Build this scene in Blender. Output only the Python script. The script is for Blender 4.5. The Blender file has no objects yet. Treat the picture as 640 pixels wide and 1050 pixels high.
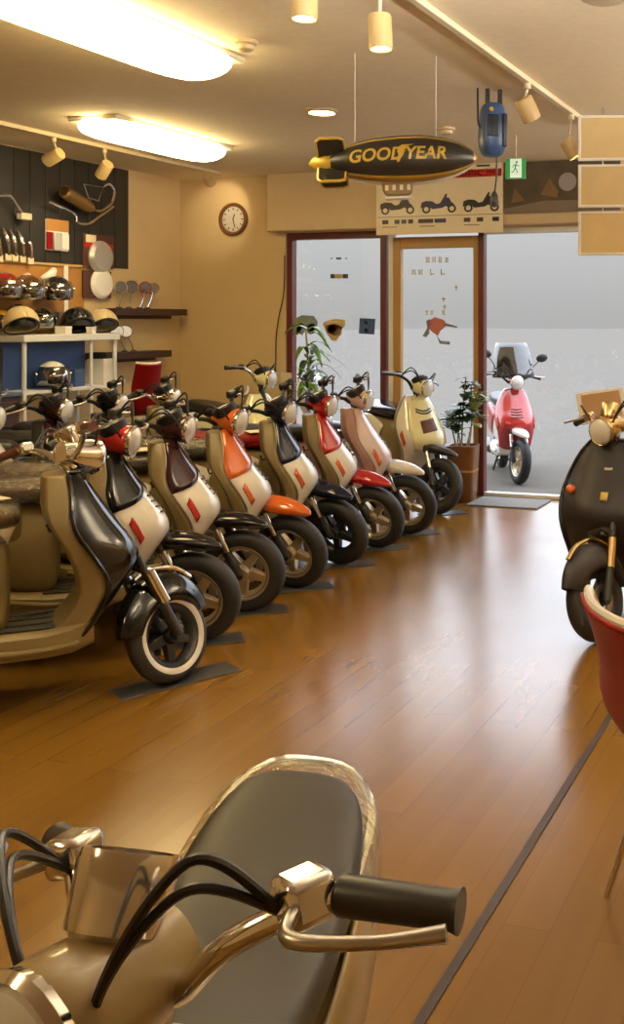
import bpy, math, random
from math import sin, cos, pi, radians as R, sqrt, atan2
from mathutils import Vector as V, Matrix as M4
random.seed(7)
S = bpy.context.scene
COL = S.collection

# ------------------------------------------------------------------ camera
F, CU, CV, CAMZ, YAW = 1050.0, 562.0, 327.0, 1.5, R(16.8)
cd = bpy.data.cameras.new('camera'); cam = bpy.data.objects.new('camera', cd); COL.objects.link(cam)
cam.location = (0, 0, CAMZ); cam.rotation_euler = (R(90), 0, YAW)
cd.sensor_fit = 'HORIZONTAL'; cd.sensor_width = 36; cd.lens = F/640*36
cd.shift_x = (320-CU)/640; cd.shift_y = (CV-525)/640; cd.clip_start = .05; cd.clip_end = 500
S.camera = cam
S.view_settings.view_transform = 'Standard'; S.view_settings.look = 'None'
S.view_settings.gamma = 1; S.view_settings.use_curve_mapping = False
S.view_settings.exposure = 0.0
FW = V((-sin(YAW), cos(YAW), 0)); RT = V((cos(YAW), sin(YAW), 0))

def ray(u, v): return FW + RT*((u-CU)/F) + V((0, 0, (CV-v)/F))
def pz(u, v, z=0.0):
    r = ray(u, v); return V((0, 0, CAMZ)) + r*((z-CAMZ)/r.z)
def py(u, v, y):
    r = ray(u, v); return V((0, 0, CAMZ)) + r*(y/r.y)
def px(u, v, x):
    r = ray(u, v); return V((0, 0, CAMZ)) + r*(x/r.x)
def pd(u, v, d): return V((0, 0, CAMZ)) + ray(u, v)*d

# ------------------------------------------------------------------ materials
def lin(h):
    h = h.lstrip('#'); o = []
    for i in (0, 2, 4):
        c = int(h[i:i+2], 16)/255
        o.append(c/12.92 if c <= .04045 else ((c+.055)/1.055)**2.4)
    return (*o, 1)
MATS = {}
def mat(name, col, rough=.5, metal=0, spec=.5, coat=0, var=.06, scale=12, bump=0, bscale=60, emit=None, estr=0, ior=1.5):
    if name in MATS: return MATS[name]
    m = bpy.data.materials.new(name); m.use_nodes = True; nt = m.node_tree; b = nt.nodes['Principled BSDF']
    c = lin(col) if isinstance(col, str) else (*col, 1)
    tc = nt.nodes.new('ShaderNodeTexCoord'); n = nt.nodes.new('ShaderNodeTexNoise'); n.inputs['Scale'].default_value = scale
    nt.links.new(tc.outputs['Object'], n.inputs['Vector'])
    mx = nt.nodes.new('ShaderNodeMix'); mx.data_type = 'RGBA'
    mx.inputs[6].default_value = (*[max(0, x*(1-var)) for x in c[:3]], 1); mx.inputs[7].default_value = (*[min(1, x*(1+var)) for x in c[:3]], 1)
    nt.links.new(n.outputs['Fac'], mx.inputs[0]); nt.links.new(mx.outputs[2], b.inputs['Base Color'])
    b.inputs['Roughness'].default_value = rough; b.inputs['Metallic'].default_value = metal
    b.inputs['Specular IOR Level'].default_value = spec; b.inputs['Coat Weight'].default_value = coat; b.inputs['Coat Roughness'].default_value = .05
    b.inputs['IOR'].default_value = ior
    if bump:
        bp = nt.nodes.new('ShaderNodeBump'); n2 = nt.nodes.new('ShaderNodeTexNoise'); n2.inputs['Scale'].default_value = bscale; n2.inputs['Detail'].default_value = 4
        nt.links.new(tc.outputs['Object'], n2.inputs['Vector']); nt.links.new(n2.outputs['Fac'], bp.inputs['Height']); bp.inputs['Strength'].default_value = bump
        nt.links.new(bp.outputs['Normal'], b.inputs['Normal'])
    if emit:
        b.inputs['Emission Color'].default_value = (*emit, 1); b.inputs['Emission Strength'].default_value = estr
    MATS[name] = m; return m

def clear(name, tint=(1, 1, 1), gloss=.08, rough=.02, bump=0, bscale=30, col=None, colf=0):
    if name in MATS: return MATS[name]
    m = bpy.data.materials.new(name); m.use_nodes = True; nt = m.node_tree; nt.nodes.clear()
    o = nt.nodes.new('ShaderNodeOutputMaterial'); t = nt.nodes.new('ShaderNodeBsdfTransparent'); g = nt.nodes.new('ShaderNodeBsdfGlossy'); mx = nt.nodes.new('ShaderNodeMixShader')
    t.inputs[0].default_value = (*tint, 1); g.inputs['Roughness'].default_value = rough
    fr = nt.nodes.new('ShaderNodeLayerWeight'); fr.inputs[0].default_value = .25
    mp = nt.nodes.new('ShaderNodeMapRange'); mp.inputs[3].default_value = gloss; mp.inputs[4].default_value = min(1, gloss*5)
    nt.links.new(fr.outputs['Facing'], mp.inputs[0]); nt.links.new(mp.outputs[0], mx.inputs[0])
    nt.links.new(t.outputs[0], mx.inputs[1]); nt.links.new(g.outputs[0], mx.inputs[2])
    if bump:
        tc = nt.nodes.new('ShaderNodeTexCoord'); n2 = nt.nodes.new('ShaderNodeTexNoise'); n2.inputs['Scale'].default_value = bscale; n2.inputs['Detail'].default_value = 3; n2.inputs['Distortion'].default_value = 1.5
        bp = nt.nodes.new('ShaderNodeBump'); bp.inputs['Strength'].default_value = bump; bp.inputs['Distance'].default_value = .02
        nt.links.new(tc.outputs['Object'], n2.inputs['Vector']); nt.links.new(n2.outputs['Fac'], bp.inputs['Height']); nt.links.new(bp.outputs['Normal'], g.inputs['Normal'])
    last = mx
    if col:
        d = nt.nodes.new('ShaderNodeBsdfDiffuse'); d.inputs[0].default_value = (*col, 1); m2 = nt.nodes.new('ShaderNodeMixShader'); m2.inputs[0].default_value = colf
        nt.links.new(mx.outputs[0], m2.inputs[1]); nt.links.new(d.outputs[0], m2.inputs[2]); last = m2
    nt.links.new(last.outputs[0], o.inputs[0]); MATS[name] = m; return m

# ------------------------------------------------------------------ mesh builder
def catmull(p, n=6, closed=False):
    p = [V(q) for q in p]; o = []; L = len(p)
    if L < 3: return p
    for i in range(L if closed else L-1):
        a, b, c, d = (p[(i-1) % L], p[i], p[(i+1) % L], p[(i+2) % L]) if closed else (p[max(i-1, 0)], p[i], p[i+1], p[min(i+2, L-1)])
        for k in range(n):
            t = k/n; o.append(.5*((2*b)+(c-a)*t+(2*a-5*b+4*c-d)*t*t+(3*b-a-3*c+d)*t**3))
    if not closed: o.append(p[-1])
    return o
def interp(tab, x):
    n = len(tab)
    if x <= tab[0][0]: return tab[0][1]
    if x >= tab[-1][0]: return tab[-1][1]
    sl = [(tab[i+1][1]-tab[i][1])/(tab[i+1][0]-tab[i][0]) for i in range(n-1)]
    def tg(i):
        if i == 0: return sl[0]
        if i == n-1: return sl[-1]
        return 0 if sl[i-1]*sl[i] <= 0 else (sl[i-1]+sl[i])/2
    for i in range(n-1):
        if x <= tab[i+1][0]:
            h = tab[i+1][0]-tab[i][0]; t = (x-tab[i][0])/h
            return (2*t**3-3*t*t+1)*tab[i][1]+(t**3-2*t*t+t)*h*tg(i)+(-2*t**3+3*t*t)*tab[i+1][1]+(t**3-t*t)*h*tg(i+1)

class MB:
    def __init__(s, xf=None): s.v = []; s.f = []; s.m = []; s.xf = xf; s.mi = 0
    def add(s, vs, fs):
        o = len(s.v); s.v += [V(q) for q in vs]; s.f += [[i+o for i in f] for f in fs]; s.m += [s.mi]*len(fs); return s
    def box(s, c, d, rot=None):
        x, y, z = [q/2 for q in d]; r = rot or M4.Identity(3); c = V(c)
        vs = [c + r @ V(q) for q in ((-x,-y,-z),(x,-y,-z),(x,y,-z),(-x,y,-z),(-x,-y,z),(x,-y,z),(x,y,z),(-x,y,z))]
        return s.add(vs, [(3,2,1,0),(4,5,6,7),(0,1,5,4),(1,2,6,5),(2,3,7,6),(3,0,4,7)])
    def bb(s, a, b): return s.box([(p+q)/2 for p, q in zip(a, b)], [abs(p-q) for p, q in zip(a, b)])
    def rings(s, rs, caps=True, closed=False):
        n = len(rs[0]); vs = [q for r in rs for q in r]; fs = []; L = len(rs)
        for i in range(L if closed else L-1):
            j = (i+1) % L
            for k in range(n): fs.append((i*n+k, i*n+(k+1) % n, j*n+(k+1) % n, j*n+k))
        if caps and not closed: fs += [tuple(range(n-1, -1, -1)), tuple((L-1)*n+k for k in range(n))]
        return s.add(vs, fs)
    def tube(s, path, r, seg=8, smooth=0, closed=False):
        p = catmull(path, smooth, closed) if smooth else [V(q) for q in path]
        L = len(p); rad = r if isinstance(r, (list, tuple)) else [r]
        rad = [interp([(i/(max(1, len(rad)-1)), x) for i, x in enumerate(rad)], i/max(1, L-1)) for i in range(L)] if len(rad) > 1 else rad*L
        up = None; rs = []
        for i in range(L):
            t = (p[(i+1) % L]-p[i-1]) if closed else (p[min(i+1, L-1)]-p[max(i-1, 0)])
            t = t.normalized() if t.length > 1e-9 else V((0,0,1))
            if up is None:
                up = t.orthogonal().normalized()
            else:
                up = up - t*up.dot(t); up = up.normalized() if up.length > 1e-6 else t.orthogonal().normalized()
            w = t.cross(up); rs.append([p[i]+(up*cos(2*pi*k/seg)+w*sin(2*pi*k/seg))*rad[i] for k in range(seg)])
        return s.rings(rs, True, closed)
    def lathe(s, prof, o=(0,0,0), ax=(0,0,1), seg=24, closed=False, caps=True):
        o = V(o); ax = V(ax).normalized(); a = ax.orthogonal().normalized(); b = ax.cross(a)
        rs = [[o+ax*h+(a*cos(2*pi*k/seg)+b*sin(2*pi*k/seg))*max(r, 1e-4) for k in range(seg)] for r, h in prof]
        return s.rings(rs, caps, closed)
    def ell(s, c, rad, seg=16, n=10, rot=None):
        c = V(c); r = rot or M4.Identity(3); rs = []
        for i in range(n+1):
            th = pi*(.02+.96*i/n)
            rs.append([c + r @ V((rad[0]*sin(th)*cos(2*pi*k/seg), rad[1]*sin(th)*sin(2*pi*k/seg), -rad[2]*cos(th))) for k in range(seg)])
        return s.rings(rs)
    def grid(s, fn, nu, nv):
        vs = [fn(i/nu, j/nv) for i in range(nu+1) for j in range(nv+1)]
        return s.add(vs, [(i*(nv+1)+j, (i+1)*(nv+1)+j, (i+1)*(nv+1)+j+1, i*(nv+1)+j+1) for i in range(nu) for j in range(nv)])
    def poly(s, pts, nrm, th):                      # flat outline with a real thickness
        n = V(nrm).normalized(); a = [V(q) for q in pts]; b = [q+n*th for q in a]; L = len(a)
        return s.add(a+b, [tuple(range(L-1, -1, -1)), tuple(range(L, 2*L))]+[(k, (k+1) % L, L+(k+1) % L, L+k) for k in range(L)])
    def build(s, name, mats, parent=None, bevel=0, sub=0, solid=0, angle=40):
        me = bpy.data.meshes.new(name); vs = [s.xf @ q for q in s.v] if s.xf else s.v
        me.from_pydata([tuple(q) for q in vs], [], s.f)
        mats = mats if isinstance(mats, (list, tuple)) else [mats]
        for m in mats: me.materials.append(m)
        for p, i in zip(me.polygons, s.m): p.material_index = i; p.use_smooth = True
        import bmesh
        b = bmesh.new(); b.from_mesh(me); bmesh.ops.recalc_face_normals(b, faces=b.faces); b.to_mesh(me); b.free()
        if not sub: me.set_sharp_from_angle(angle=R(angle))
        o = bpy.data.objects.new(name, me); COL.objects.link(o)
        if parent: o.parent = parent
        if solid:
            q = o.modifiers.new('thickness', 'SOLIDIFY'); q.thickness = solid; q.offset = -1
        if bevel:
            q = o.modifiers.new('bevel', 'BEVEL'); q.width = bevel; q.segments = 2; q.limit_method = 'ANGLE'
        if sub:
            q = o.modifiers.new('subdivision', 'SUBSURF'); q.levels = sub; q.render_levels = sub
        return o

def super_ring(x, hw, z0, z1, n=16, e=.55, axis='x'):
    zc, hz = (z0+z1)/2, (z1-z0)/2; o = []
    for k in range(n):
        a = 2*pi*k/n; c, s_ = cos(a), sin(a)
        o.append((x, hw*math.copysign(abs(c)**e, c), zc+hz*math.copysign(abs(s_)**e, s_)))
    return o
def tag(o, label, cat, group=None):
    o['label'] = label; o['category'] = cat
    if group: o['group'] = group
    return o
def thing(name, label, cat, loc=(0,0,0), rz=0, group=None):
    o = bpy.data.objects.new(name, None); COL.objects.link(o); o.empty_display_size = .1
    o.location = loc; o.rotation_euler = (0, 0, rz); return tag(o, label, cat, group)
def struct(o): o['kind'] = 'structure'; return o
def stamp(o, label=None):
    if label: o['label'] = label
    return o

def text_mesh(body, size, shear=0, extr=.0):
    c = bpy.data.curves.new('txt', 'FONT'); c.body = body; c.size = size; c.shear = shear; c.align_x = 'CENTER'; c.align_y = 'CENTER'; c.resolution_u = 4; c.offset = size*.025
    o = bpy.data.objects.new('txt', c); COL.objects.link(o); bpy.context.view_layer.update()
    me = bpy.data.meshes.new_from_object(o.evaluated_get(bpy.context.evaluated_depsgraph_get()))
    vs = [v.co.copy() for v in me.vertices]; fs = [list(p.vertices) for p in me.polygons]
    bpy.data.objects.remove(o); bpy.data.curves.remove(c); bpy.data.meshes.remove(me); return vs, fs

# ------------------------------------------------------------------ palette
WARMWHITE = (1.0, .80, .50)
m_wall = mat('cream wallpaper', (.62, .47, .26), .85, spec=.2, var=.05, scale=5, bump=.08, bscale=180)
m_pelmet = mat('cream paint', (.62, .48, .28), .7, spec=.3)
m_maroon = mat('maroon window frame', (.115, .022, .017), .35, var=.1)
m_gold = mat('tan door frame', (.42, .24, .07), .4)
m_chrome = mat('chrome', (.78, .76, .72), .12, 1, var=.02)
m_steel = mat('brushed steel', (.5, .47, .42), .3, 1)
m_alloy = mat('champagne alloy', (.55, .47, .33), .33, .75)
m_alloydark = mat('black alloy', (.02, .02, .022), .35, .3)
m_rubber = mat('tyre rubber', (.014, .013, .013), .62, var=.2, bump=.35, bscale=140)
m_black = mat('black plastic', (.014, .013, .013), .38, var=.15)
m_blackgloss = mat('black gloss paint', (.006, .005, .005), .10)
m_white = mat('white paint', (.72, .69, .63), .18, coat=.6)
m_beige = mat('beige plastic', (.205, .150, .058), .42)
m_beigedark = mat('beige inner plastic', (.19, .14, .052), .5)
m_engine = mat('engine grey', (.16, .15, .14), .4, .6)
m_red = mat('red vinyl', (.22, .002, .003), .5, spec=.22)
m_whitetrim = mat('white piping', (.75, .72, .68), .35)
m_lens = mat('headlamp lens', (.75, .75, .74), .08, coat=.6)
m_amber = mat('amber lens', (.55, .10, .015), .2, coat=.5)
m_redlens = mat('red lens', (.4, .015, .01), .2, coat=.5)
m_glassdark = mat('dark mirror glass', (.35, .36, .38), .06, .9)
m_darkbrown = mat('dark brown wood', (.045, .016, .010), .4, var=.25, scale=25)
m_cream = mat('cream paper', (.72, .63, .42), .7)
m_card = mat('white card', (.78, .76, .72), .6)
m_plate = mat('dark rubber plate', (.05, .047, .045), .45, bump=.3, bscale=200)
m_wrap = clear('clear plastic wrap', (.80, .74, .62), .07, .12, .9, 26)
m_glass = clear('window glass', (.97, .98, .98), .03, .0)
m_bluesh = mat('blue backing cloth', (.035, .085, .26), .6, var=.2, scale=4)
m_rackwhite = mat('white rack enamel', (.72, .74, .76), .35)

# ------------------------------------------------------------------ room shell
XL, YB, ZC = -6.03, 8.13, 2.79
XR, YF = 2.6, -2.6
def floor_mat():
    m = bpy.data.materials.new('laminate floor'); m.use_nodes = True; nt = m.node_tree; b = nt.nodes['Principled BSDF']; L = nt.links.new; N = nt.nodes.new
    tc = N('ShaderNodeTexCoord'); mp = N('ShaderNodeMapping'); mp.inputs['Rotation'].default_value = (0, 0, R(90)); L(tc.outputs['Object'], mp.inputs[0])
    br = N('ShaderNodeTexBrick'); br.inputs['Scale'].default_value = 1; br.inputs['Brick Width'].default_value = 1.2; br.inputs['Row Height'].default_value = .12
    br.inputs['Mortar Size'].default_value = 0.0015; br.inputs['Color1'].default_value = (.220, .108, .0145, 1); br.inputs['Color2'].default_value = (.190, .091, .0118, 1); br.inputs['Mortar'].default_value = (.172, .082, .0112, 1); br.offset = .37
    L(mp.outputs[0], br.inputs['Vector'])
    st = N('ShaderNodeMapping'); st.inputs['Scale'].default_value = (9, .6, 1); L(tc.outputs['Object'], st.inputs[0])
    n = N('ShaderNodeTexNoise'); n.inputs['Scale'].default_value = 1.6; n.inputs['Detail'].default_value = 2; n.inputs['Distortion'].default_value = .3; L(st.outputs[0], n.inputs['Vector'])
    mx = N('ShaderNodeMix'); mx.data_type = 'RGBA'; mx.blend_type = 'MULTIPLY'; mx.inputs[0].default_value = .38; L(br.outputs['Color'], mx.inputs[6])
    cr = N('ShaderNodeValToRGB'); cr.color_ramp.elements[0].position = .3; cr.color_ramp.elements[0].color = (.74, .68, .62, 1); cr.color_ramp.elements[1].position = .7; cr.color_ramp.elements[1].color = (1, 1, 1, 1)
    L(n.outputs['Fac'], cr.inputs[0]); L(cr.outputs[0], mx.inputs[7]); L(mx.outputs[2], b.inputs['Base Color'])
    n3 = N('ShaderNodeTexNoise'); n3.inputs['Scale'].default_value = 1.3; n3.inputs['Detail'].default_value = 3; L(tc.outputs['Object'], n3.inputs['Vector'])
    mr = N('ShaderNodeMapRange'); mr.inputs[3].default_value = .16; mr.inputs[4].default_value = .30; L(n3.outputs['Fac'], mr.inputs[0]); L(mr.outputs[0], b.inputs['Roughness'])
    b.inputs['IOR'].default_value = 1.9
    return m
def ceil_mat():
    m = mat('embossed ceiling paper', (.80, .70, .52), .8, spec=.2, var=.08, scale=26, bump=.25, bscale=60)
    return m
struct(MB().bb((XL-.2, YF-.2, -.15), (XR+.2, YB+.15, 0)).build('floor', floor_mat()))
struct(MB().bb((XL-.2, YF-.2, ZC), (XR+.2, YB+.2, ZC+.15)).build('ceiling', ceil_mat()))
struct(MB().bb((XL-.2, YF-.2, 0), (XL, YB+.2, ZC)).build('wall_left', m_wall))
struct(MB().bb((XR, YF-.2, 0), (XR+.2, YB+.2, ZC)).build('wall_right', m_wall))
struct(MB().bb((XL, YF-.2, 0), (XR, YF, ZC)).build('wall_front', m_wall))
XW0, XM1, XM2, XW1 = -4.92, -3.94, -3.03, .3          # window uprights
ZH = 2.27
b = MB(); b.bb((XL, YB, 0), (XW0, YB+.2, ZC)); b.bb((XW0, YB, ZH), (XW1, YB+.2, ZC)); b.bb((XW1, YB, 0), (XR, YB+.2, ZC))
struct(b.build('wall_back', m_wall))
struct(MB().bb((-5.03, YB-.13, 2.28), (XW1+.3, YB, ZC)).build('trim_1', m_pelmet, bevel=.006))     # box pelmet over the glazing
# window frames (each with its pane)
def frame(name, x0, x1, m, w=.05, z0=.0, z1=ZH, y0=YB+.02, y1=YB+.10, sides='lr', bottom=.05, top=.06):
    b = MB()
    if 'l' in sides: b.bb((x0, y0, z0), (x0+w, y1, z1))
    if 'r' in sides: b.bb((x1-w, y0, z0), (x1, y1, z1))
    b.bb((x0+w*('l' in sides), y0, z1-top), (x1-w*('r' in sides), y1, z1))
    if bottom: b.bb((x0+w*('l' in sides), y0, z0), (x1-w*('r' in sides), y1, z0+bottom))
    return struct(b.build(name, m, bevel=.004))
f = frame('window_1', XW0, XM1, m_maroon, .055)
MB().bb((XW0+.05, YB+.055, .04), (XM1-.05, YB+.063, ZH-.05)).build('pane', m_glass, f)
dr = frame('door_1', XM1, XM2, m_maroon, .05, sides='r', bottom=.02, top=.03)
m_doorwhite = mat('white door edge', (.72, .70, .66), .4)
b = MB(); b.bb((XM1+.02, YB+.03, .02), (XM1+.065, YB+.09, ZH-.03)); b.build('door_edge', m_doorwhite, dr, bevel=.004)
b = MB(); b.bb((XM1+.067, YB+.03, .02), (XM1+.135, YB+.09, ZH-.06)); b.bb((XM2-.10, YB+.03, .02), (XM2-.052, YB+.09, ZH-.06)); b.bb((XM1+.135, YB+.03, ZH-.16), (XM2-.10, YB+.09, ZH-.06)); b.bb((XM1+.135, YB+.03, .02), (XM2-.10, YB+.09, .14))
b.build('door_leaf', m_gold, dr, bevel=.005)
MB().bb((XM1+.13, YB+.056, .13), (XM2-.09, YB+.064, ZH-.15)).build('pane', m_glass, dr)
f = frame('window_2', XM2, -.9, m_doorwhite, .045, sides='r', bottom=.03, top=.05)
MB().bb((XM2, YB+.056, .03), (-.94, YB+.064, ZH-.05)).build('pane', m_glass, f)
f = frame('window_3', -.9, XW1, m_doorwhite, .045, sides='r', bottom=.03, top=.05)
MB().bb((-.9, YB+.056, .03), (XW1-.04, YB+.064, ZH-.05)).build('pane', m_glass, f)
struct(MB().bb((-.905, 1.0, 0), (-.880, YB, .004)).build('trim_2', mat('dark floor joint', (.035, .02, .012), .5)))   # strip let into the floor
# outside ground
struct(MB().bb((-70, YB+.2, -.25), (70, 160, -.08)).build('ground', mat('pale paving', (.152, .140, .126), .95, spec=0, var=.08, scale=3, bump=.2, bscale=40)))

# ------------------------------------------------------------------ sky
w = bpy.data.worlds.new('sky'); S.world = w; w.use_nodes = True; nt = w.node_tree; bg = nt.nodes['Background']
tc = nt.nodes.new('ShaderNodeTexCoord'); sx = nt.nodes.new('ShaderNodeSeparateXYZ'); nt.links.new(tc.outputs['Generated'], sx.inputs[0])
cr = nt.nodes.new('ShaderNodeValToRGB'); nt.links.new(sx.outputs['Z'], cr.inputs[0]); E = cr.color_ramp.elements
SKY = [(0.0, .50), (.02, .53), (.085, .64), (.17, 2.9), (.27, 4.2), (.45, 4.5), (1.0, 4.5)]
SK = 8.0
E[0].position = 0; E[0].color = (*[SKY[0][1]/SK]*3, 1); E[1].position = 1; E[1].color = (SKY[-1][1]/SK*.92, SKY[-1][1]/SK*.97, SKY[-1][1]/SK*1.08, 1)
for p, c in SKY[1:-1]:
    e = E.new(p); e.color = (c/SK*(.90 if c > 1 else 1), c/SK*(.97 if c > 1 else 1), c/SK*(1.08 if c > 1 else 1.0), 1)
nt.links.new(cr.outputs[0], bg.inputs[0]); bg.inputs[1].default_value = SK
# daylight portal in the shop front (guides sampling of the sky only)
ld = bpy.data.lights.new('daylight', 'AREA'); ld.shape = 'RECTANGLE'; ld.size = XW1-XW0; ld.size_y = ZH; ld.cycles.is_portal = True
lo = bpy.data.objects.new('daylight', ld); COL.objects.link(lo); lo.location = ((XW0+XW1)/2, YB+.16, ZH/2); lo.rotation_euler = (R(-90), 0, 0)

# ------------------------------------------------------------------ ceiling lights
m_tube = mat('glowing diffuser', (.9, .85, .7), .4, emit=(1.0, .76, .36), estr=20)
m_tubefill = mat('glowing fill diffuser', (.9, .9, .88), .4, emit=(1.0, .94, .84), estr=480)  # glow of the added fill pendants
m_lightbase = mat('light base', (.75, .66, .48), .5)
def ceiling_light(x0, x1, y0, y1, label, glow=None):
    t = thing('ceiling_light', label, 'ceiling light', ((x0+x1)/2, (y0+y1)/2, ZC), 0, 'long ceiling lights')
    hw, hl = (x1-x0)/2, (y1-y0)/2
    MB().bb((-hw*.93, -hl*.97, -.03), (hw*.93, hl*.97, 0)).build('base_plate', m_lightbase, t, bevel=.008)
    rs = []
    for i in range(15):
        a = -1+2*i/14; k = (max(0, 1-abs(a)**7))**.5; k = .25+.75*k
        w_ = hw*k; d = .03+.10*(k**.7)
        rs.append([(w_*cos(q), a*hl, -.028-(d-.028)*max(0, sin(q))**.75) for q in [pi*j/10 for j in range(11)]])
    MB().rings(rs).build('diffuser', glow or m_tube, t)
    return t
ceiling_light(-3.30, -2.87, 2.95, 4.42, 'long glowing ceiling light nearest, running out of the frame at top left')
ceiling_light(-4.84, -4.44, 5.35, 6.66, 'long glowing ceiling light over the parts wall, farther from the viewer')
def pendant(x, y, ln, z, label):  # lamps added outside the frame to brighten the ceiling and room
    t = thing('fill_pendant', label, 'pendant light', (x, y, ZC), 0, 'added fill pendants')
    for q in (-.4, .4): MB().tube([(0, q*ln, 0), (0, q*ln, z-ZC+.05)], .004, 6).build('cable', m_black, t)
    b = MB(); b.rings([super_ring(q, .03, -.012, .012, 12, .8) for q in (-ln/2, ln/2)]); b.v = [V((q.y, q.x, q.z+z-ZC+.062)) for q in b.v]; b.build('spine', m_lightbase, t)
    MB().grid(lambda i, j: (.11*cos(pi+pi*i), (j-.5)*(ln+.06), z-ZC+.008+.07*sin(pi+pi*i)), 12, 2).build('reflector', m_lightbase, t, solid=.004)
    b = MB(); b.lathe([(.01, -ln/2), (.028, -ln/2+.02), (.03, 0), (.028, ln/2-.02), (.01, ln/2)], (0, 0, z-ZC), (0, 1, 0), 20); b.build('diffuser', m_tubefill, t)
pendant(-.70, 2.28, 1.25, 2.48, 'added long white fill pendant above the frame, before the right lighting track')
pendant(.9, 4.6, 1.25, 2.48, 'added long white fill pendant right of the picture, beyond the red chair')
pendant(.7, 6.8, 1.25, 2.48, 'added long white fill pendant right of the picture, near the shop front')
ceiling_light(-3.3, -2.87, -.9, .5, 'added long fill light behind the viewer')  # extra unseen fixture, added to lift the room light

m_can = mat('tan spotlight can', (.50, .36, .16), .45)
m_rail = mat('cream track rail', (.62, .52, .34), .45)
m_bulb = mat('glowing bulb', (1, .9, .7), .4, emit=(1.0, .72, .34), estr=30)
def spotlight(name, label, pos, ztop, tilt, dirz, r=.045, ln=.13, lit=True, power=0):
    """track spot: clamp, stem and can; pos = can centre"""
    t = thing(name, label, 'spotlight', (pos[0], pos[1], ztop), 0, 'track spotlights')
    c = V((0, 0, pos[2]-ztop)); d = V((sin(tilt)*cos(dirz), sin(tilt)*sin(dirz), -cos(tilt)))
    MB().lathe([(.018, 0), (.018, -.03), (.008, -.035)], seg=12).build('clamp', m_rail, t)
    MB().tube([(0, 0, -.03), c-d*ln*.35], .007, 8).build('stem', m_rail, t)
    MB().lathe([(r*.9, -ln/2), (r, -ln/2+.008), (r, ln/2), (r*.9, ln/2), (r*.9, ln/2-.03)], c, d, 20).build('can', m_can, t)
    o = MB().lathe([(r*.85, ln/2-.028), (r*.6, ln/2-.012), (.002, ln/2-.006)], c, d, 16).build('bulb', m_bulb if lit else m_lens, t)
    if lit and power:
        l = bpy.data.lights.new('spot_lamp', 'SPOT'); l.energy = power; l.spot_size = R(70); l.spot_blend = .5; l.color = WARMWHITE; l.shadow_soft_size = .03
        q = bpy.data.objects.new('spot_lamp', l); COL.objects.link(q); q.parent = t; q.location = c+d*(ln/2+.01); q.rotation_euler = d.to_track_quat('-Z', 'Y').to_euler()
    return t
def track(name, label, x, y0, y1):
    o = MB().bb((x-.018, y0, ZC-.028), (x+.018, y1, ZC)).build(name, m_rail, bevel=.003); return tag(o, label, 'lighting track')
ZT = ZC-.028
track('lighting_track', 'long cream lighting track on the ceiling by the parts wall', -5.35, 2.2, 7.75)
track('lighting_track', 'cream lighting track on the ceiling right of the airship balloon', -1.69, 2.6, 6.55)
def on_track(u, v, x, z): p = px(u, v, x); return p
p = px(55, 161, -5.35); spotlight('spotlight', 'tan spotlight nearest on the track by the parts wall', p, ZT, 1.15, pi, power=14)
p = px(107, 174, -5.35); spotlight('spotlight', 'tan spotlight tilted down, second on the parts wall track', p, ZT, .85, pi*.9, power=14)
p = px(229, 187, -5.35); spotlight('spotlight', 'pale spotlight above the wall clock', (p.x, 7.6, p.z), ZT, 1.2, pi*.62, power=8)
p = pd(390, 33, 3.95); spotlight('spotlight', 'glowing tan spotlight hanging straight down near the top edge', p, ZC, 0.05, 0, .046, .135, power=25)
p = px(541, 112, -1.69); spotlight('spotlight', 'tan spotlight hanging from the right track beside the blue reel', p, ZT, .55, .95, .052, .125, power=8)
p = px(586, 152, -1.69); spotlight('spotlight', 'tan spotlight at the end of the right track beside the hanging boards', p, ZT, .6, .4, .05, .12, power=6)
p = pz(312, -20, ZC-.03); spotlight('spotlight', 'glowing spotlight cut by the top edge of the picture', (p.x, p.y, ZC-.12), ZC, 0.0, 0, .05, .11, power=20)
# small round ceiling fittings
m_det = mat('tan plastic', (.55, .42, .22), .45)
def detector(u, v, label, r=.055):
    p = pz(u, v, ZC-.02); t = thing('smoke_detector', label, 'smoke detector', (p.x, p.y, ZC))
    MB().lathe([(r, 0), (r, -.016), (r*.85, -.022)], seg=24).build('base', m_det, t)
    MB().lathe([(r*.72, -.0222), (r*.68, -.042), (r*.4, -.052), (.002, -.054)], seg=24).build('dome', m_det, t)
detector(252, 46, 'round tan smoke detector between the long light and the hanging spotlight')
detector(458, 134, 'small tan smoke detector behind the nose of the airship balloon', .06)
p = pz(330, 113, ZC); t = thing('downlight', 'round glowing downlight in the ceiling above the airship tail', 'downlight', (p.x, p.y, ZC))
MB().lathe([(.10, 0), (.10, -.012), (.082, -.02), (.08, -.004)], seg=28).build('ring', m_det, t)
MB().lathe([(.078, -.006), (.05, -.016), (.002, -.02)], seg=24).build('bulb', m_bulb, t)

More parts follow.
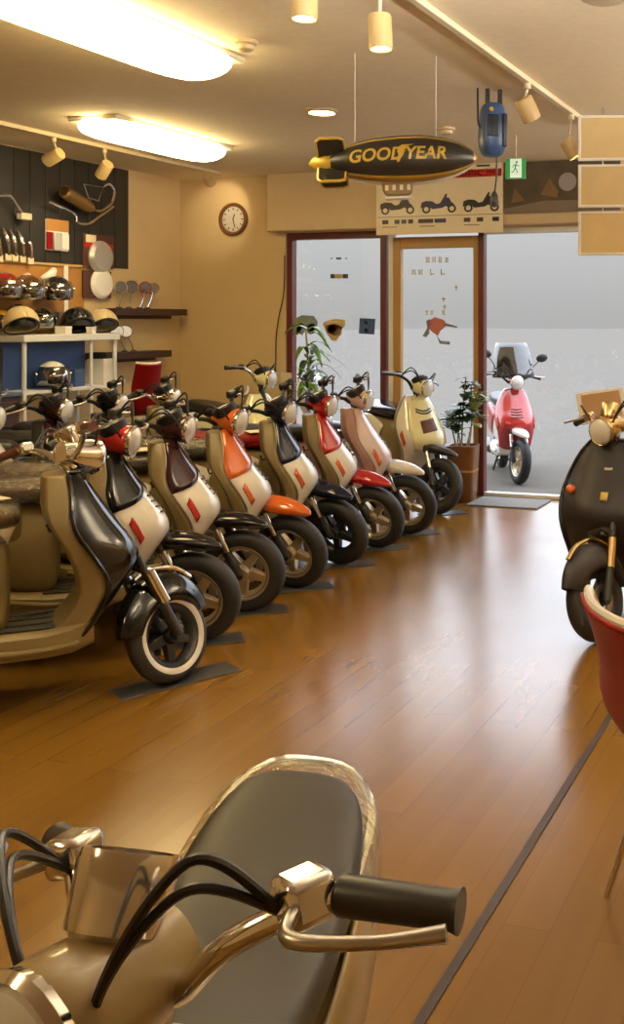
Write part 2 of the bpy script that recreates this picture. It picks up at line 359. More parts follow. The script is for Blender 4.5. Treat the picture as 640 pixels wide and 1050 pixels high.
# ------------------------------------------------------------------ scooters
SH_X = [(.22, -.36), (.30, -.275), (.38, -.215), (.47, -.150), (.54, -.108), (.60, -.125), (.68, -.185), (.76, -.240), (.84, -.292), (.90, -.330)]
SH_W = [(.22, .150), (.30, .160), (.38, .168), (.47, .185), (.54, .200), (.62, .205), (.70, .190), (.78, .160), (.86, .118), (.90, .085)]
SH_S = [(.22, .035), (.38, .045), (.47, .085), (.54, .155), (.62, .175), (.72, .150), (.82, .085), (.90, .05)]
def shield_pt(z, t, off=0):
    return V((interp(SH_X, z)+off-interp(SH_S, z)*(.45*abs(t)**2+.55*abs(t)**5), (interp(SH_W, z)+off*.4)*(t if abs(t) < .999 else t), z))
def wheel(root, name, c, steer, rim, whitewall=False, Rw=.215, disc=True, spokes=5):
    xf = (steer @ M4.Translation(V(c)) if steer else M4.Translation(V(c))) @ M4.Scale(Rw/.215, 4)
    sec = [(.128, -.030), (.150, -.041), (.180, -.047), (.203, -.036), (.2135, -.016), (.2150, 0), (.2135, .016), (.203, .036), (.180, .047), (.150, .041), (.128, .030)]
    ty = MB(xf).lathe(sec, (0,0,0), (0,1,0), 48, closed=True).build(name, m_rubber, root)
    b = MB(xf); b.lathe([(.136, -.036), (.142, -.040), (.146, -.038), (.128, -.020), (.120, 0), (.128, .020), (.146, .038), (.142, .040), (.136, .036), (.118, .018), (.110, 0), (.118, -.018)], (0,0,0), (0,1,0), 40, closed=True)
    b.lathe([(.002, -.05), (.034, -.05), (.040, -.034), (.040, .034), (.034, .05), (.002, .05)], (0,0,0), (0,1,0), 20)
    for k in range(spokes):
        a = 2*pi*k/spokes+.3; r = M4.Rotation(a, 3, 'Y')
        vs = [r @ V(q) for q in ((.03,-.022,-.026),(.122,-.014,-.017),(.122,.014,-.017),(.03,.022,-.026),(.03,-.022,.026),(.122,-.014,.017),(.122,.014,.017),(.03,.022,.026))]
        b.add(vs, [(3,2,1,0),(4,5,6,7),(0,1,5,4),(1,2,6,5),(2,3,7,6),(3,0,4,7)])
    b.build('rim', rim, ty, bevel=.003)
    if whitewall:
        b = MB(xf)
        for s in (-1, 1): b.lathe([(.150, s*.0415), (.155, s*.0445), (.172, s*.0480), (.177, s*.0475), (.172, s*.0460), (.153, s*.041)], (0,0,0), (0,1,0), 40, closed=True)
        b.build('whitewall', m_whitetrim, ty)
    if disc:
        b = MB(xf); b.lathe([(.045, .052), (.085, .052), (.085, .056), (.045, .056)], (0,0,0), (0,1,0), 28, closed=True); b.build('brake_disc', m_steel, ty)
    return ty
def scooter(label, loc, heading, steer=0, group=None, style='sport', body=None, accent=None, fender=None, inner=None, seat=None, rim=None,
            wrap=False, wrapped_body=False, cowl=None, signal=None, whitewall=False, bright=None, mirrors=False, name='motor_scooter', nose=None, bar=None, grip=None, fork=None, bar_up=0, wide=1.0):
    body = body or m_white; accent = accent or body; fender = fender or accent; inner = inner or m_beige; seat = seat or m_black; rim = rim or m_alloy
    cowl = cowl or accent; signal = signal if (signal or style == 'classic') else m_amber; bright = bright or m_chrome; bar = bar or m_black; grip = grip or m_black; fork = fork or m_black
    t = thing(name, label, 'scooter', loc, heading, group)
    classic = style == 'classic'
    rake = V((-.438, 0, .899)); piv = V((-.02, 0, .215))
    SM = M4.Translation(piv) @ M4.Rotation(steer, 4, rake) @ M4.Translation(-piv)
    ax = lambda z: piv + rake*((z-.215)/.899)
    # wheels
    WR = .188 if classic else .215
    wheel(t, 'front_wheel', (0, 0, WR), SM, rim, whitewall, WR)
    wheel(t, 'rear_wheel', (-1.13, 0, WR), None, rim, whitewall, WR, disc=False)
    # fork
    b = MB(SM)
    for s in (-1, 1):
        a = V((0, s*.068, WR)); c_ = ax(.52)+V((.015, s*.062, 0))
        b.tube([a+(c_-a)*.3, c_], .017, 10); b.tube([a, a+(c_-a)*.42], .023, 10); b.lathe([(.02, -.008), (.02, .008)], a, (0,1,0), 12)
    b.tube([ax(.47)+V((.012, -.07, 0)), ax(.49)+V((.01, 0, .01)), ax(.47)+V((.012, .07, 0))], .022, 8)
    b.tube([ax(.46), ax(.95)+V((0, 0, bar_up))], .021, 10)
    fk = b.build('fork', fork, t)
    for s in (-1, 1):
        a = V((0, s*.068, WR)); c_ = ax(.52)+V((.015, s*.062, 0)); o = V((.012, s*.012, 0)); b = MB(SM)
        b.tube([a+(c_-a)*.42+o, a+(c_-a)*.80+o], .018 if not classic else .022, 10)
        b.build('fork_cover', bright, fk)
    # front fender
    b = MB(SM)
    if classic:
        rs = []
        for i in range(15):
            th = R(176-i*152/14); rr = .215+.020*sin(pi*i/14); hw = .078*(1-.45*(abs(i-6)/8)**3)
            o = V((0, 0, .20)); ring = []
            for k in range(9):
                q = pi*k/8; ring.append(o+V(((rr-.010-(.055+.05*sin(pi*i/14))*abs(cos(q))**3)*cos(th), hw*cos(q), (rr-.010-(.055+.05*sin(pi*i/14))*abs(cos(q))**3)*sin(th)))+V((cos(th), 0, sin(th)))*.032*sin(q))
            rs.append(ring)
        b.rings(rs, caps=False)
        # open strip: rings close through the underside
        fd = b.build('front_fender', fender, t, sub=1)
        b = MB(SM); b.tube([(-.16, 0, .415), (-.06, 0, .463), (.07, 0, .458), (.15, 0, .410)], .011, 8, smooth=5); b.build('fender_trim', bright, fd)
    else:
        tab = [(-.235, .030, .475, .50), (-.20, .062, .460, .520), (-.12, .072, .452, .530), (-.03, .068, .450, .525), (.05, .054, .447, .508), (.11, .030, .446, .484), (.135, .010, .448, .468)]
        rs = [super_ring(x, w_, z0, z1, 14, .75) for x, w_, z0, z1 in tab]
        b.rings(rs); fd = b.build('front_fender', fender, t, sub=1)
    # leg shield, outer skin
    z0 = .22 if classic else .27
    def outer(i, j): return shield_pt(z0+(.90-z0)*i, -1+2*j)
    ls = MB().grid(outer, 20, 16).build('leg_shield', body, t, solid=.012, sub=1); ls.scale.y = wide
    if accent is not body:
        b = MB()
        def acc(i, j):
            z = .905-(.20)*i; tt = -1.02+2.04*j; zz = z+.10*i*(abs(tt)-.5)*-1.0
            return shield_pt(zz, max(-1, min(1, tt)), .006)
        b.grid(acc, 10, 16); b.build('shield_trim', accent, t, solid=.006)
    # inner panel
    rs = []
    for i in range(13):
        z = z0+.005+(.885-z0)*i/12; xf_, w_, s_ = interp(SH_X, z), interp(SH_W, z)*(.97 if not classic else .985), interp(SH_S, z)
        d = interp([(.22, .13), (.35, .085), (.5, .075), (.65, .055), (.8, .075), (.9, .06)], z)*(1.2 if classic else 1)
        xe = xf_-s_; ring = []
        for k in range(9): tt = -1+k/4; ring.append((xf_-s_*(.45*tt*tt+.55*abs(tt)**5)-.014, w_*tt, z))
        for k in range(9): tt = 1-k/4; ring.append((xe-d-.02*(1-tt*tt), w_*tt*.94, z))
        rs.append(ring)
    ip = MB().rings(rs).build('inner_panel', inner, t, bevel=.008); ip.scale.y = wide
    b = MB(); b.bb((-.40, -.045, .70), (-.365, .045, .73)); b.tube([(-.405, .06, .66), (-.44, .06, .65), (-.45, .06, .68)], .006, 6); b.lathe([(.016, 0), (.016, .012)], (-.415, -.07, .78), (-1, 0, .2), 12)
    b.build('key_panel', m_black, ip)
    for s in (-1, 1):
        b = MB()
        def sig(i, j): return shield_pt(.535+.095*i-.03*j, s*(.885+.065*j), .007)
        if not classic: b.grid(sig, 6, 5); b.build('turn_signal', signal, t, solid=.006)
        elif signal:
            b.ell((-.235, s*.185, .66), (.035, .03, .024)); b.build('turn_signal', signal, t)
    if not classic:
        b = MB()
        for k in range(4): b.tube([shield_pt(.70-.025*k, -.28, .004), shield_pt(.695-.025*k, 0, .006), shield_pt(.70-.025*k, .28, .004)], .004, 6)
        b.build('grille', m_black, t)
    else:
        b = MB(); b.tube([shield_pt(z0+.02+(.86-z0)*k/14, -1, .003) for k in range(15)]+[shield_pt(.9, tt/4, .003) for tt in range(-4, 5)]+[shield_pt(.88-(.86-z0)*k/14, 1, .003) for k in range(15)], .0085, 8); b.build('shield_edge_trim', bright if nose is None else body, t).scale.y = wide
    # floor board
    zt = .325 if classic else .315; zb = .205 if classic else .225; hw = .185
    rs = [super_ring(x, w_, a, c, 20, .35) for x, w_, a, c in ((-.285, .155, zb+.03, zt+.03), (-.36, .175, zb+.005, zt+.005), (-.45, hw, zb, zt-.01), (-.60, hw, zb, zt-.01), (-.72, hw*.98, zb+.005, zt), (-.84, hw*.85, zb+.03, zt+.02), (-.90, hw*.7, zb+.06, zt))]
    fb = MB().rings(rs).build('floorboard', inner, t)
    b = MB()
    for y in (-.115, -.04, .04, .115): b.bb((-.62, y-.022, zt-.012), (-.42, y+.022, zt-.003))
    b.build('foot_mat', m_black, fb, bevel=.002)
    b = MB()
    for s in (-1, 1): b.tube([(-.34, s*(hw-.006), zb+.055), (-.45, s*(hw+.002), zb+.045), (-.60, s*(hw+.002), zb+.045), (-.80, s*(hw-.02), zb+.07)], .011, 8, smooth=3)
    b.build('side_sill', inner, fb)
    # body under the seat
    rs = [super_ring(x, w_, a, c, 18, .6) for x, w_, a, c in ((-.575, .07, .33, .60), (-.60, .115, .28, .665), (-.68, .140, .27, .69), (-.80, .155, .31, .695), (-.95, .165, .44, .70), (-1.12, .16, .48, .705), (-1.28, .13, .52, .705), (-1.38, .07, .56, .69), (-1.41, .03, .60, .67))]
    MB().rings(rs).build('seat_base', inner, t, sub=1)
    for s in (-1, 1):
        def cov(i, j):
            x = -.76-.64*i; zc = interp([(0, .50), (.5, .59), (1, .635)], i); hz = interp([(0, .13), (.25, .155), (.6, .105), (1, .04)], i)
            w_ = interp([(0, .150), (.3, .172), (.6, .168), (.85, .12), (1, .055)], i)
            a = (j-.5)*2; return V((x+.05*a*(1-i), s*(w_+.012-.035*abs(a)**3), zc+hz*a))
        MB().grid(cov, 12, 8).build('side_cover', body, t, solid=.014, sub=1)
    # seat
    stab = ((-.54, .06, .715, .745), (-.555, .09, .695, .765), (-.62, .115, .69, .785), (-.75, .135, .69, .79), (-.90, .145, .695, .785), (-1.05, .145, .695, .80), (-1.20, .13, .695, .81), (-1.28, .10, .70, .805), (-1.305, .05, .72, .785))
    rs = [super_ring(x, w_, a, c, 18, .65) for x, w_, a, c in stab]
    st = MB().rings(rs).build('seat', seat, t, sub=1)
    if wrap:
        rnd = random.Random(int(abs(loc[1])*1000)); rs = []
        for x, w_, a, c in stab:
            rg = super_ring(x*1.02+.016 if x > -.9 else x-.015, w_+.018, a-.055, c+.014, 18, .6)
            rs.append([(p[0], p[1]+rnd.uniform(-.006, .006), p[2]+rnd.uniform(-.006, .006)) for p in rg])
        MB().rings(rs).build('plastic_cover', m_wrap, st, sub=1)
    # tail, engine, exhaust, stand
    b = MB(); b.rings([super_ring(x, w_, a, c, 12, .7) for x, w_, a, c in ((-1.36, .075, .60, .68), (-1.42, .07, .605, .675), (-1.44, .04, .62, .66))]); b.build('tail_light', m_redlens, t)
    b = MB(); b.grid(lambda i, j: V((-1.13+.245*cos(R(70+95*i)), (j-.5)*.11, .215+.245*sin(R(70+95*i))-.04*abs(j-.5)**2)), 8, 4); b.bb((-1.375, -.03, .26), (-1.365, .03, .40)); b.build('rear_fender', m_black, t, solid=.006)
    b = MB(); b.rings([super_ring(x, w_, a, c, 12, .6) for x, w_, a, c in ((-.70, .04, .22, .33), (-.76, .055, .18, .35), (-.95, .055, .17, .34), (-1.13, .06, .13, .31), (-1.23, .05, .15, .29), (-1.25, .02, .18, .26))]); b.v = [q+V((0, .125, 0)) for q in b.v]
    b.bb((-1.0, -.07, .22), (-.74, .07, .36)); eng = b.build('engine', m_engine, t, bevel=.006)
    b = MB(); b.tube([(-.80, -.05, .24), (-.86, -.12, .19), (-.98, -.135, .20), (-1.02, -.135, .22)], .014, 8, smooth=4); b.lathe([(.02, 0), (.048, .02), (.052, .06), (.052, .30), (.04, .33), (.015, .335)], (-1.0, -.135, .215), (-1, 0, .16), 18); b.build('exhaust', m_engine if not classic else m_chrome, t)
    b = MB()
    for s in (-1, 1): b.tube([(-.80, s*.06, .23), (-.86, s*.10, .12), (-.90, s*.125, .011)], .011, 8)
    b.tube([(-.86, -.10, .12), (-.86, .10, .12)], .009, 8); b.build('stand', m_black, t)
    # grab rail
    b = MB(); b.tube([(-1.12, -.13, .70), (-1.25, -.135, .745), (-1.37, -.08, .765), (-1.39, 0, .77), (-1.37, .08, .765), (-1.25, .135, .745), (-1.12, .13, .70)], .010, 8, smooth=3)
    b.build('grab_rail', bright if classic else m_black, t)
    # handlebar group
    H = ax(.95)+V((0, 0, bar_up))
    b = MB(SM)
    pts = [(-.10, -.31, .055), (-.065, -.22, .075), (-.01, -.12, .045), (.0, -.04, -.01), (.0, .04, -.01), (-.01, .12, .045), (-.065, .22, .075), (-.10, .31, .055)]
    b.tube([H+V(q) for q in pts], .0125, 10, smooth=4); b.lathe([(.028, -.04), (.03, .0), (.022, .02)], H+V((0, 0, -.01)), rake, 14)
    hb = b.build('handlebar', bar, t)
    for s in (-1, 1):
        g0, g1 = H+V((-.062, s*.21, .075)), H+V((-.105, s*.32, .054))
        b = MB(SM); b.tube([g0, g0+(g1-g0)*.05, g0+(g1-g0)*.92, g1], [.015, .0185, .017, .020], 20); b.build('grip', grip, hb)
        b = MB(SM); c_ = H+V((-.045, s*.185, .078)); b.box(c_, (.05, .05, .045), M4.Rotation(-s*.3, 3, 'Z')); b.build('switch_box', m_black if not classic else bright, hb, bevel=.010)
        b = MB(SM); b.tube([c_+V((.02, s*.01, 0)), c_+V((.055, s*.04, -.005)), c_+V((.03, s*.11, -.01)), c_+V((-.005, s*.165, -.012))], [.007, .007, .006, .008], 10, smooth=8); b.build('lever', m_steel, hb)
        if mirrors:
            b = MB(SM); b.tube([c_+V((0, 0, .02)), c_+V((.01, s*.02, .08)), c_+V((-.0, s*.085, .155))], .005, 8, smooth=4)
            q = c_+V((0, s*.115, .185)); rot = M4.Rotation(s*.25, 3, 'X'); b.ell(q, (.016, .062, .042), 16, 8, rot); mr = b.build('mirror', m_black if not classic else bright, hb)
            b = MB(SM); b.lathe([(.001, 0), (.036, .0), (.036, .002)], q+V((-.0165, 0, 0)), (-1, 0, 0), 20); b.build('mirror_glass', m_glassdark, mr)
    # brake reservoir and cables
    b = MB(SM)
    for s, e in ((-1, .10), (1, .12), (1, .05), (-1, .04)):
        b.tube([H+V((-.03, s*.17, .07)), H+V((.05, s*(.13+e*.2), .10+e*.4)), H+V((.09, s*.05, .02)), H+V((.03, s*.03, -.10))], .005, 8, smooth=12)
    b.build('cables', m_black, hb)
    hl = H+V((.115, 0, .0)); d = V((1, 0, -.12)).normalized()
    rr = .068
    b = MB(SM); b.lathe([(.012, -.155), (.045, -.145), (rr*.86, -.09), (rr, -.03), (rr*1.03, 0), (rr*.96, .008)], hl, d, 24); cw = b.build('headlight', cowl, t)
    b = MB(SM); b.lathe([(rr*.94, .0), (rr*.9, .016), (rr*.6, .03), (.001, .036)], hl, d, 24); b.build('lens', m_lens, cw)
    b = MB(SM); b.lathe([(rr*1.02, -.006), (rr*1.08, .004), (rr*1.0, .014), (rr*.93, .010)], hl, d, 28, closed=True); b.build('lens_ring', bright, cw)
    sp = H+V((.03, 0, .055)); d = V((-.45, 0, .9)).normalized()
    b = MB(SM)
    if classic: b.lathe([(.02, -.05), (.045, -.03), (.05, .03), (.047, .04), (.04, .04), (.040, .034)], sp+V((-.01, .0, .03)), d, 24)
    else: b.lathe([(.03, -.05), (.06, -.02), (.068, .02), (.06, .03), (.052, .026)], sp, d, 20)
    sb = b.build('speedometer', bright if classic else m_black, hb)
    b = MB(SM); b.lathe([(.001, .028), (.043 if not classic else .039, .029), (.043 if not classic else .039, .027)], sp+(V((-.01, 0, .035)) if classic else V((0,0,0))), d, 20); b.build('dial', m_card, sb)
    return t

def colr(n, h, **k): return mat(n, h, .15, coat=.8, **k)
m_orange = colr('orange gloss paint', (.62, .12, .012)); m_navy = mat('navy gloss paint', (.008, .011, .03), .12); m_redp = colr('red gloss paint', (.45, .012, .012))
m_burg = mat('burgundy gloss paint', (.03, .008, .010), .12); m_pinkw = colr('pinkish pearl paint', (.62, .47, .43)); m_creamp = colr('cream gloss paint', (.78, .74, .42))
m_pinkin = mat('pinkish inner plastic', (.40, .24, .20), .45); m_brownseat = mat('brown seat vinyl', (.06, .032, .010), .4)
m_gripred = mat('oxblood grip', (.085, .018, .008), .45)
GR = 'scooters parked in the front row'
H0 = R(33)
row = [  # ground contact pixel, heading, steer, options
 (172, 699, R(43), R(38), dict(label='black classic scooter with whitewall tyres, nearest in the row', style='classic', body=m_blackgloss, fender=m_blackgloss, seat=m_brownseat, wrap=True, whitewall=True, rim=m_alloydark, bar=m_chrome, grip=m_gripred, cowl=m_chrome, inner=m_beige, nose=1)),
 (200, 659, H0, R(-20), dict(label='white scooter with black trim and red headlight cowl, second from the near end', accent=m_blackgloss, signal=m_redlens, cowl=m_redlens, seat=m_brownseat, wrap=True)),
 (250, 628, H0, R(-20), dict(label='white scooter with burgundy trim, dark fender and alloy wheel, left of the orange one', accent=m_burg, fender=m_blackgloss, signal=m_redlens, seat=m_brownseat, wrap=True)),
 (300, 604, H0, R(-36), dict(label='white scooter with orange fender and orange trim', accent=m_orange, signal=m_amber, wrap=True)),
 (346, 580, H0, R(-42), dict(label='white scooter with navy trim and black front wheel', accent=m_navy, rim=m_alloydark, wrap=True)),
 (384, 563, H0, R(-38), dict(label='white scooter with red fender, red trim and red seat', accent=m_redp, seat=m_red)),
 (418, 548, H0, R(-34), dict(label='pinkish white scooter with white fender, second from the far end of the row', body=m_pinkw, fender=m_white, cowl=m_pinkw, inner=m_pinkin)),
]
places = []
for u, v, h, s, k in row:
    p = pz(u, v); places.append(p); scooter(loc=(p.x, p.y, 0), heading=h, steer=s, group=GR, **k)
def cam_xy(r, f): return RT*r+FW*f
def cam_h(r, f): return atan2(f, r)+YAW
# last of the row, turned towards the aisle
p = pz(449, 527)
c8 = scooter(label='cream scooter with smile mark at the far end of the row', loc=(p.x, p.y, 0), heading=cam_h(.55, -.83), steer=R(28), group=GR, body=m_white, accent=m_white, fender=m_black, inner=m_beige, rim=m_alloydark, cowl=m_creamp, seat=m_navy, signal=m_amber)
b = MB()
def face(i, j):
    z = .87-.40*i; return shield_pt(z, (-.72+1.44*j)*(1-.25*(i-.4)**2), .010)
b.grid(face, 14, 12); fp = b.build('front_panel', m_creamp, c8, solid=.008)
b = MB()
for k, z in enumerate((.775, .755)): b.tube([shield_pt(z+.018*abs(t_/4)**2, t_/4*.40, .014) for t_ in range(-4, 5)], .006, 6)
b.build('smile_mark', m_black, fp)
b = MB(); b.grid(lambda i, j: shield_pt(.70-.09*i+.02*j, -.28+.62*j, .014), 5, 6); b.build('number_badge', mat('brown badge', (.10, .03, .015), .4), fp, solid=.004)

# ---- back row, seen over the front one
GB = 'scooters parked in the back row by the parts wall'
back = [(-20, dict(label='white scooter in the back row at the left picture edge', body=m_white, accent=m_white, seat=m_brownseat, wrap=True)),
        (52, dict(label='dark red scooter in the back row, left of the rack post', body=m_burg, accent=m_burg, cowl=m_burg, inner=m_black, bar=m_black)),
        (110, dict(label='black scooter with white mirrors in the back row before the red stool', body=m_blackgloss, accent=m_blackgloss, cowl=m_blackgloss, inner=m_black)),
        (166, dict(label='silver grey scooter with bare handlebar in the back row, right of the red stool', body=mat('silver paint', (.45, .44, .42), .25, .3), cowl=m_chrome, bar=m_chrome)),
        (266, dict(label='cream scooter with high chrome handlebar below the wall clock', body=m_creamp, cowl=m_creamp, bar=m_chrome, bar_up=.06))]
for u, k in back:
    d = ray(u, 400); q = d*(-4.66/d.x); h = R(33) if u < 250 else R(-18)
    lx, ly = q.x+.36*cos(h), q.y+.36*sin(h)
    scooter(loc=(lx, ly, 0), heading=h, steer=R(-25) if u != 266 else R(20), group=GB, **k)

# ---- black scooter at the right, facing the viewer
p = pz(611, 657)
m_satin = mat('black satin paint', (.014, .010, .012), .45, spec=.35)
m_warmchrome = mat('warm tinted chrome', (.62, .46, .22), .2, 1)  # chrome with the warm reflection put into its colour
sr = scooter(label='black scooter facing the viewer at the right edge behind the red chair', loc=(p.x, p.y, 0), heading=cam_h(-.30, -.95), steer=R(-24), style='classic', wide=1.25, body=m_satin, fender=m_satin, inner=m_black, rim=m_alloydark, bar=m_warmchrome, cowl=m_warmchrome, bright=m_warmchrome, signal=m_amber, nose=1)
b = MB(); b.grid(lambda i, j: shield_pt(.665-.035*i, -.09+.18*j, .006), 2, 4); b.build('yellow_sticker', mat('yellow sticker', (.55, .38, .09), .6), sr, solid=.003)
b = MB(); b.grid(lambda i, j: shield_pt(.775-.014*i, -.12+.24*j, .006), 2, 4); b.build('badge', m_steel, sr, solid=.003)

# ---- scooter in the foreground, cut by the bottom of the photograph
q = cam_xy(-.455, .565)
m_seatbrown = mat('dark satin seat', (.028, .021, .011), .48, spec=.3)
m_tanp = mat('tan gloss paint', (.34, .24, .10), .3, coat=.4)
fgs = scooter(label='tan scooter with dark seat in the foreground at the bottom edge', loc=(q.x, q.y, 0), heading=cam_h(.05, -1), steer=R(-40), style='classic', body=m_tanp, fender=m_tanp, inner=m_tanp, seat=m_seatbrown, bar=m_chrome, cowl=m_tanp, rim=m_alloydark, bar_up=.045)
fgs.scale = (.912, .912, .912); fgs.rotation_euler.x = R(-8); fgs.location.z = .012
rs = [super_ring(x, w_, a, c, 18, .6) for x, w_, a, c in ((-1.02, .18, .52, .775), (-1.2, .175, .53, .795), (-1.32, .15, .54, .80), (-1.42, .11, .55, .77), (-1.46, .04, .6, .70))]
rnd = random.Random(3); rs = [[(x, y+rnd.uniform(-.008, .008), z+rnd.uniform(-.008, .008)) for x, y, z in r] for r in rs]
MB().rings(rs, caps=False).build('plastic_cover', clear('yellowish plastic wrap', (.92, .88, .72), .10, .1, .9, 22, (.7, .62, .35), .16), fgs, sub=1)

# ---- vehicles outside the glass
p = pz(527, 478, -.08); p = V((p.x, p.y, -.08))
r8 = py(533, 470, 9.3)
so = scooter(label='red scooter with windscreen parked outside the glass right of the planter', loc=(r8.x, r8.y, -.08), heading=R(-62), steer=R(12), name='motor_scooter', body=m_redp, accent=m_redp, fender=m_white, inner=m_white, cowl=m_redp, mirrors=True)
b = MB(); b.grid(lambda i, j: V((-.27-.14*i-.10*abs(j-.5)**2*4, (j-.5)*.42*(1-.25*i*i), 1.0+.34*i)), 8, 8); b.build('windscreen', clear('smoked screen', (.12, .12, .13), .10, .05), so, solid=.004)
r8 = py(352, 470, 9.5)
scooter(label='grey scooter outside behind the left window pane', loc=(r8.x, r8.y, -.08), heading=R(20), steer=R(-15), body=mat('silver paint', (.45, .44, .42), .25, .3), accent=m_navy, mirrors=True)

# ---- rubber plates under the front wheels
for i, p in enumerate(places+[pz(449, 527)]):
    h = R(60) if i == 0 else R(40)
    o = MB().box((0, 0, .003), (.50 if i == 0 else .36, .15, .006)).build('floor_plate', m_plate, bevel=.002)
    o.location = (p.x+.03, p.y+.02, 0); o.rotation_euler = (0, 0, h)
    names = ['long dark rubber plate under the nearest whitewall front wheel', 'dark rubber plate under the front wheel of the second scooter', 'dark rubber plate under the wheel of the burgundy trimmed scooter', 'dark rubber plate under the wheel below the orange fender', 'dark rubber plate under the black rimmed front wheel', 'dark rubber plate under the wheel below the red fender', 'dark rubber plate under the wheel of the pinkish scooter', 'dark rubber plate under the cream scooter at the row end']
    tag(o, names[i], 'floor plate', 'rubber plates under the front wheels')

# ------------------------------------------------------------------ red chairs
def shell_chair(name, label, cat, loc, rz, seat_h=.44, w=.24, group='red shell seats'):
    t = thing(name, label, cat, loc, rz, group); prof = [(.22, -.015), (.20, .0), (.10, -.01), (-.04, -.02), (-.15, -.0), (-.205, .07), (-.235, .18), (-.27, .29), (-.30, .36)]
    pr = catmull([(x, 0, z) for x, z in prof], 4)
    def pt(i, j):
        k = i*(len(pr)-1); a = int(min(k, len(pr)-2)); f_ = k-a; c = pr[a]*(1-f_)+pr[a+1]*f_; y = (j-.5)*2
        ww = w*(.86+.14*sin(pi*min(1, i*1.1))) ; lift = .035*abs(y)**2.5
        fwd = .05*abs(y)**2.2 if i > .5 else 0
        return V((c.x+fwd*min(1, (i-.5)*4 if i > .5 else 0), y*ww, c.z+seat_h+lift*(1 if i < .6 else .2)))
    sh = MB().grid(pt, 32, 14).build('shell', m_red, t, solid=.022)
    edge = [pt(i/32, 0) for i in range(33)]+[pt(1, j/14) for j in range(1, 15)]+[pt(1-i/32, 1) for i in range(1, 33)]+[pt(0, 1-j/14) for j in range(1, 14)]
    MB().tube(edge, .0125, 8, closed=True).build('piping', m_whitetrim, sh)
    for sx_ in (-1, 1):
        for sy in (-1, 1):
            MB().tube([(sx_*.10, sy*.12, seat_h-.03), (sx_*.15, sy*.16, seat_h*.5), (sx_*.20, sy*.20, .011)], .011, 8, smooth=3).build('leg', m_chrome, t)
    b = MB(); b.tube([(.12, .13, seat_h-.038), (.12, -.13, seat_h-.038)], .010, 8); b.tube([(-.12, .13, seat_h-.038), (-.12, -.13, seat_h-.038)], .010, 8); b.build('seat_frame', m_chrome, t)
    return t
q = cam_xy(.415, 2.53)
shell_chair('shell_chair', 'red shell chair with white piping at the right edge', 'chair', (q.x, q.y, 0), cam_h(.92, .39))
q = ray(139, 380)*7.95
shell_chair('bar_stool', 'tall red stool with white piping below the small shelf', 'stool', (q.x, q.y, 0), R(150), .80, .10)

# ------------------------------------------------------------------ parts wall
XS = XL+.02
m_slat = mat('black grooved panel', (.020, .018, .015), .55, var=.2, scale=6)
a0, a1 = px(0, 155, XL), px(131, 178, XL)
b = MB(); y = 4.6
b.bb((XL+.003, 4.6, 1.93), (XL+.012, 7.41, ZC-.01))
while y < 7.38:
    b.bb((XL+.012, y, 1.935), (XL+.020, min(7.405, y+.148), ZC-.012)); y += .155
tag(b.build('slat_panel', m_slat, bevel=.002), 'black grooved display panel high on the left wall', 'wall panel')
m_peg = mat('orange brown board', (.42, .20, .045), .6, var=.1, scale=8)
b = MB(); b.bb((XL+.002, 4.6, 1.40), (XL+.016, 6.88, 1.915)); t = b.build('peg_board', m_peg, bevel=.003); tag(t, 'orange brown board of helmets below the black panel', 'wall panel')
MB().bb((XL, 4.6, 1.916), (XL+.03, 6.90, 1.935)).build('edge_strip', mat('tan strip', (.5, .33, .12), .5), t)
# exhaust
def wp(u, v, off=.06): return px(u, v, XL+off)
ex = thing('exhaust_muffler', 'gold exhaust muffler with curled chrome pipes on the black panel', 'exhaust', wp(80, 205, .03))
def loc_(o, pts): 
    return [V(q)-o.location for q in pts]
b = MB(); A = loc_(ex, [wp(66, 196, .16), wp(93, 214, .10)]); d = (A[1]-A[0]); L_ = d.length
b.lathe([(.034, .0), (.052, .01), (.056, .06), (.054, .08), (.058, L_*.8), (.040, L_), (.02, L_+.03)], A[0], d, 20, caps=False); b.lathe([(.034, .0), (.032, .08), (.001, .081)], A[0], d, 20, caps=False); b.build('muffler', mat('bronze metal', (.36, .25, .11), .28, .9), ex)
b = MB(); b.tube(loc_(ex, [wp(93, 214, .10), wp(103, 216, .10), wp(114, 208, .10), wp(117, 196, .10), wp(112, 189, .10), wp(107, 191, .09)]), .011, 8, smooth=6); b.build('header_pipe', m_chrome, ex)
b = MB(); b.tube(loc_(ex, [wp(50, 206, .12), wp(76, 219, .10), wp(79, 228, .10), wp(91, 229, .10), wp(102, 222, .10), wp(116, 212, .08)]), .011, 8, smooth=5); b.build('link_pipe', m_chrome, ex)
b = MB(); b.tube(loc_(ex, [wp(86, 189, .08), wp(106, 192, .08), wp(101, 206, .08), wp(91, 203, .08), wp(86, 189, .08)]), .006, 6); b.tube(loc_(ex, [wp(86, 189, .08), wp(86, 189, .021)]), .006, 6); b.tube(loc_(ex, [wp(101, 206, .08), wp(101, 206, .021)]), .006, 6); b.build('bracket', m_steel, ex)
hb_ = thing('handlebar', 'chrome handlebar hung on the black panel at the left edge', 'handlebar', wp(8, 205, .03))
b = MB(); b.tube(loc_(hb_, [wp(-34, 226, .10), wp(-22, 210, .10), wp(-14, 202, .10), wp(6, 200, .10), wp(11, 202, .10), wp(17, 211, .10), wp(22, 218, .10)]), .014, 10, smooth=4); b.tube(loc_(hb_, [wp(-4, 201, .10), wp(-4, 201, .021)]), .008, 6); b.build('bar', m_chrome, hb_)
b = MB(); b.box(loc_(hb_, [wp(25, 222, .09)])[0], (.05, .10, .05)); b.build('end_tag', mat('pale tag', (.6, .55, .4), .5), hb_, bevel=.006)
